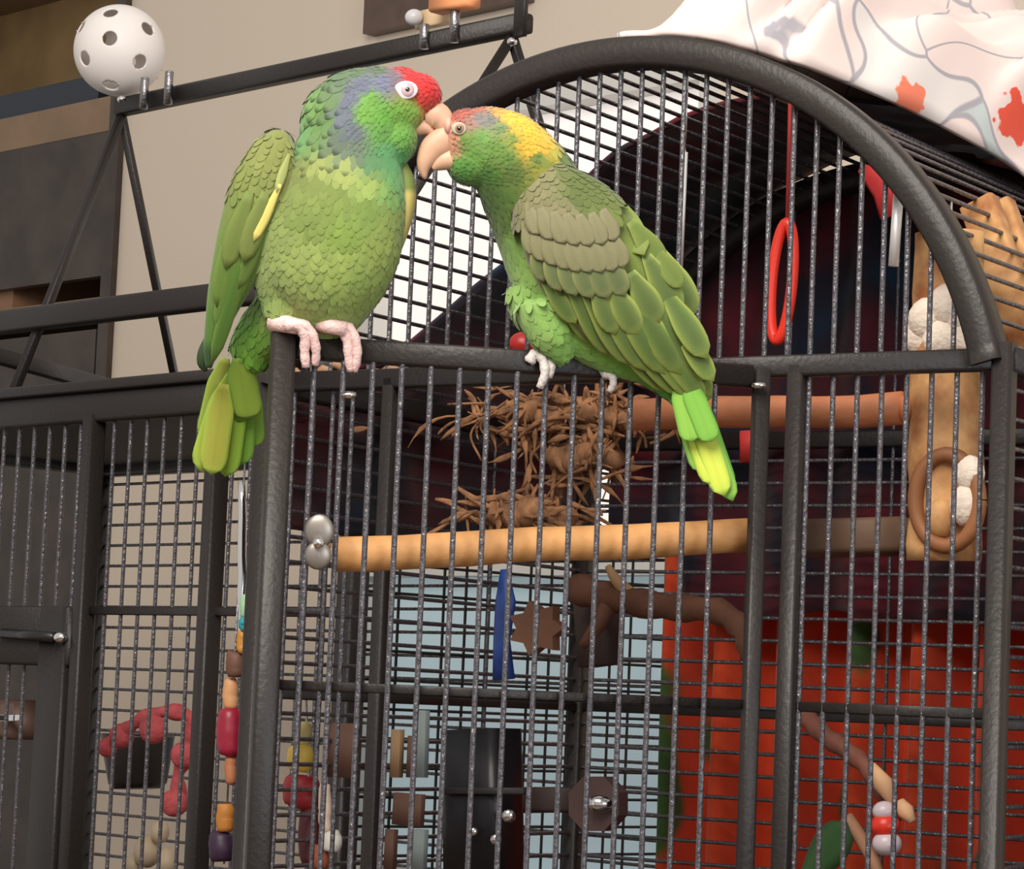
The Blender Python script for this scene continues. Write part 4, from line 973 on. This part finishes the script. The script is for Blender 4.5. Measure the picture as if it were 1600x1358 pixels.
for i, (x, y0, y1, w_) in enumerate(((622, 1140, 1215, .010), (646, 1150, 1215, .008), (660, 1110, 1215, .012), (640, 1240, 1290, .030), (612, 1296, 1358, .010), (658, 1296, 1358, .012), (536, 1130, 1215, .030))):
    o = mk('wood_chew', *beam(cp(x, y0, .12), cp(x-3, y1, .12), w_, .008, CB), M_SL[i % 3 if i not in (3, 6) else 1], None, loc=cp(x, y1, .12))
    tag(o, ['thin tan wooden chew strip hanging left of the black feeder', 'thin umber wooden chew strip hanging between two paler strips', 'sage grey wooden chew strip hanging left of the black feeder', 'wide brown wooden chew block hanging left of the black feeder', 'tan wooden chew strip hanging below the wide brown block', 'sage grey wooden chew strip hanging below the wide brown block', 'wide umber chew board hanging behind the yellow bead'][i] if i != 4 else 'umber wooden chew strip hanging below the wide brown block', 'bird toy', 'hanging wood chews')
# branch with pale cut ends low in the right strip, leaf and bead
b3 = thing('branch_perch', 'slim branch with pale cut ends low in front of the red cloth', 'branch', cp(1340, 1200, .12))
mk('branch', *loft([V(x) for x in spline([tuple(cp(1252, 1112, .12)), tuple(cp(1290, 1150, .12)), tuple(cp(1345, 1190, .12)), tuple(cp(1380, 1240, .12)), tuple(cp(1400, 1285, .12))], 20)], [.0085-.003*i/19+.001*math.sin(i*2.3) for i in range(20)], 10), mat('red_brown_bark', rgb(130, 78, 62), .75, var=.2, vscale=40), b3)
M_CUT = mat('pale_cut_wood', rgb(212, 164, 124), .7, var=.1, vscale=40)
mk('cut_end', *loft([cp(1362, 1195, .105), cp(1380, 1225, .105), cp(1395, 1255, .105)], [.003, .008, .003], 10), M_CUT, b3)
mk('cut_end', *loft([cp(1405, 1252, .105), cp(1415, 1268, .105), cp(1426, 1284, .105)], [.004, .007, .003], 10), M_CUT, b3)
mk('twig', *loft([cp(1322, 1278, .11), cp(1342, 1305, .11), cp(1366, 1345, .11), cp(1375, 1380, .11)], [.006, .0055, .005, .005], 10), mat('tan_twig', rgb(176, 130, 100), .7), b3)
b4 = thing('bead_toy', 'small toy of red and white beads below the pale cut branch', 'bird toy', cp(1384, 1330, .1))
for y, nm, r_ in ((1268, 'pearl', .009), (1290, 'scarlet', .011), (1318, 'pearl', .011)):
    mk(nm+'_bead', *ellipsoid(cp(1382+(y-1268)*.08, y, .1), AX, r_*1.05, r_*.9, r_), mat('pearl_bead', rgb(206, 190, 196), .3) if nm == 'pearl' else M_RED, b4)
v, f, c = leaf(cp(1255, 1375, .1), cp(1322, 1285, .1), .032, -CB, L3((54, 100, 50)), L3((40, 80, 40)), th=.002)
o = mk('leaf', v, f, M_FEATH, None, cols=c, loc=cp(1260, 1370, .1)); tag(o, 'dark green artificial leaf low beside the door jamb', 'leaf')

# ================================================================== TOYS IN THE PLAY-TOP CAGE
rp = thing('rope_toy', 'coral pink rope toy looped inside the play-top cage', 'bird toy', ep(240, 1250, .05))
M_PINK = mat('coral_pink_rope', rgb(206, 92, 96), .8, var=.2, vscale=60, bump=.8, bscale=180)
mk('rope', *loft([V(x) for x in spline([tuple(ep(162, 1172, .0)), tuple(ep(190, 1148, .0)), tuple(ep(215, 1128, .0)), tuple(ep(260, 1112, .02)), tuple(ep(300, 1125, .04)), tuple(ep(292, 1175, .04)), tuple(ep(278, 1215, .04)), tuple(ep(284, 1268, .04))], 40)], [.0085+.002*math.sin(i*1.1) for i in range(40)], 10), M_PINK, rp)
for x, y, r_ in ((240, 1140, .017), (288, 1180, .016), (272, 1255, .016), (190, 1150, .015), (168, 1168, .012)):
    mk('knot', *ellipsoid(ep(x, y, -.004), AX, r_, r_, r_*.8), M_PINK, rp)
o = mk('food_bowl', *(lambda a, b: loft([a, lerp(a, b, .1), lerp(a, b, .9), b, lerp(a, b, .9), lerp(a, b, .2)], [.03, .036, .045, .046, .042, .032], 24))(ep(215, 1232, .1), ep(215, 1148, .1)), mat('dark_bowl', rgb(46, 42, 40), .4), None, loc=ep(215, 1232, .1)); tag(o, 'dark round food bowl behind the pink rope', 'bowl')
for i, (x, y, r_) in enumerate(((230, 1330, .02), (250, 1300, .014), (210, 1350, .014), (262, 1345, .016))):
    o = mk('wood_bead', *ellipsoid(ep(x, y, .05), AX, r_*.8, r_, r_), mat('cream_bead', rgb(210, 190, 160), .6), None, loc=ep(x, y, .05)); tag(o, 'cream wooden bead bunched low in the play-top cage', 'bead', 'cream beads in the play-top cage')
fc = thing('feeder_cup', 'brown feeder cup with a steel rim on the small cage door', 'feeder', ep(20, 1130, F0+.03))
mk('cup', *beam(ep(8, 1125, F0+.045), ep(48, 1125, F0+.045), .05, .045), mat('brown_cup', rgb(110, 84, 74), .5), fc)
mk('rim', *beam(ep(2, 1122, F0+.012), ep(34, 1122, F0+.012), .006, .008), M_STEEL, fc)
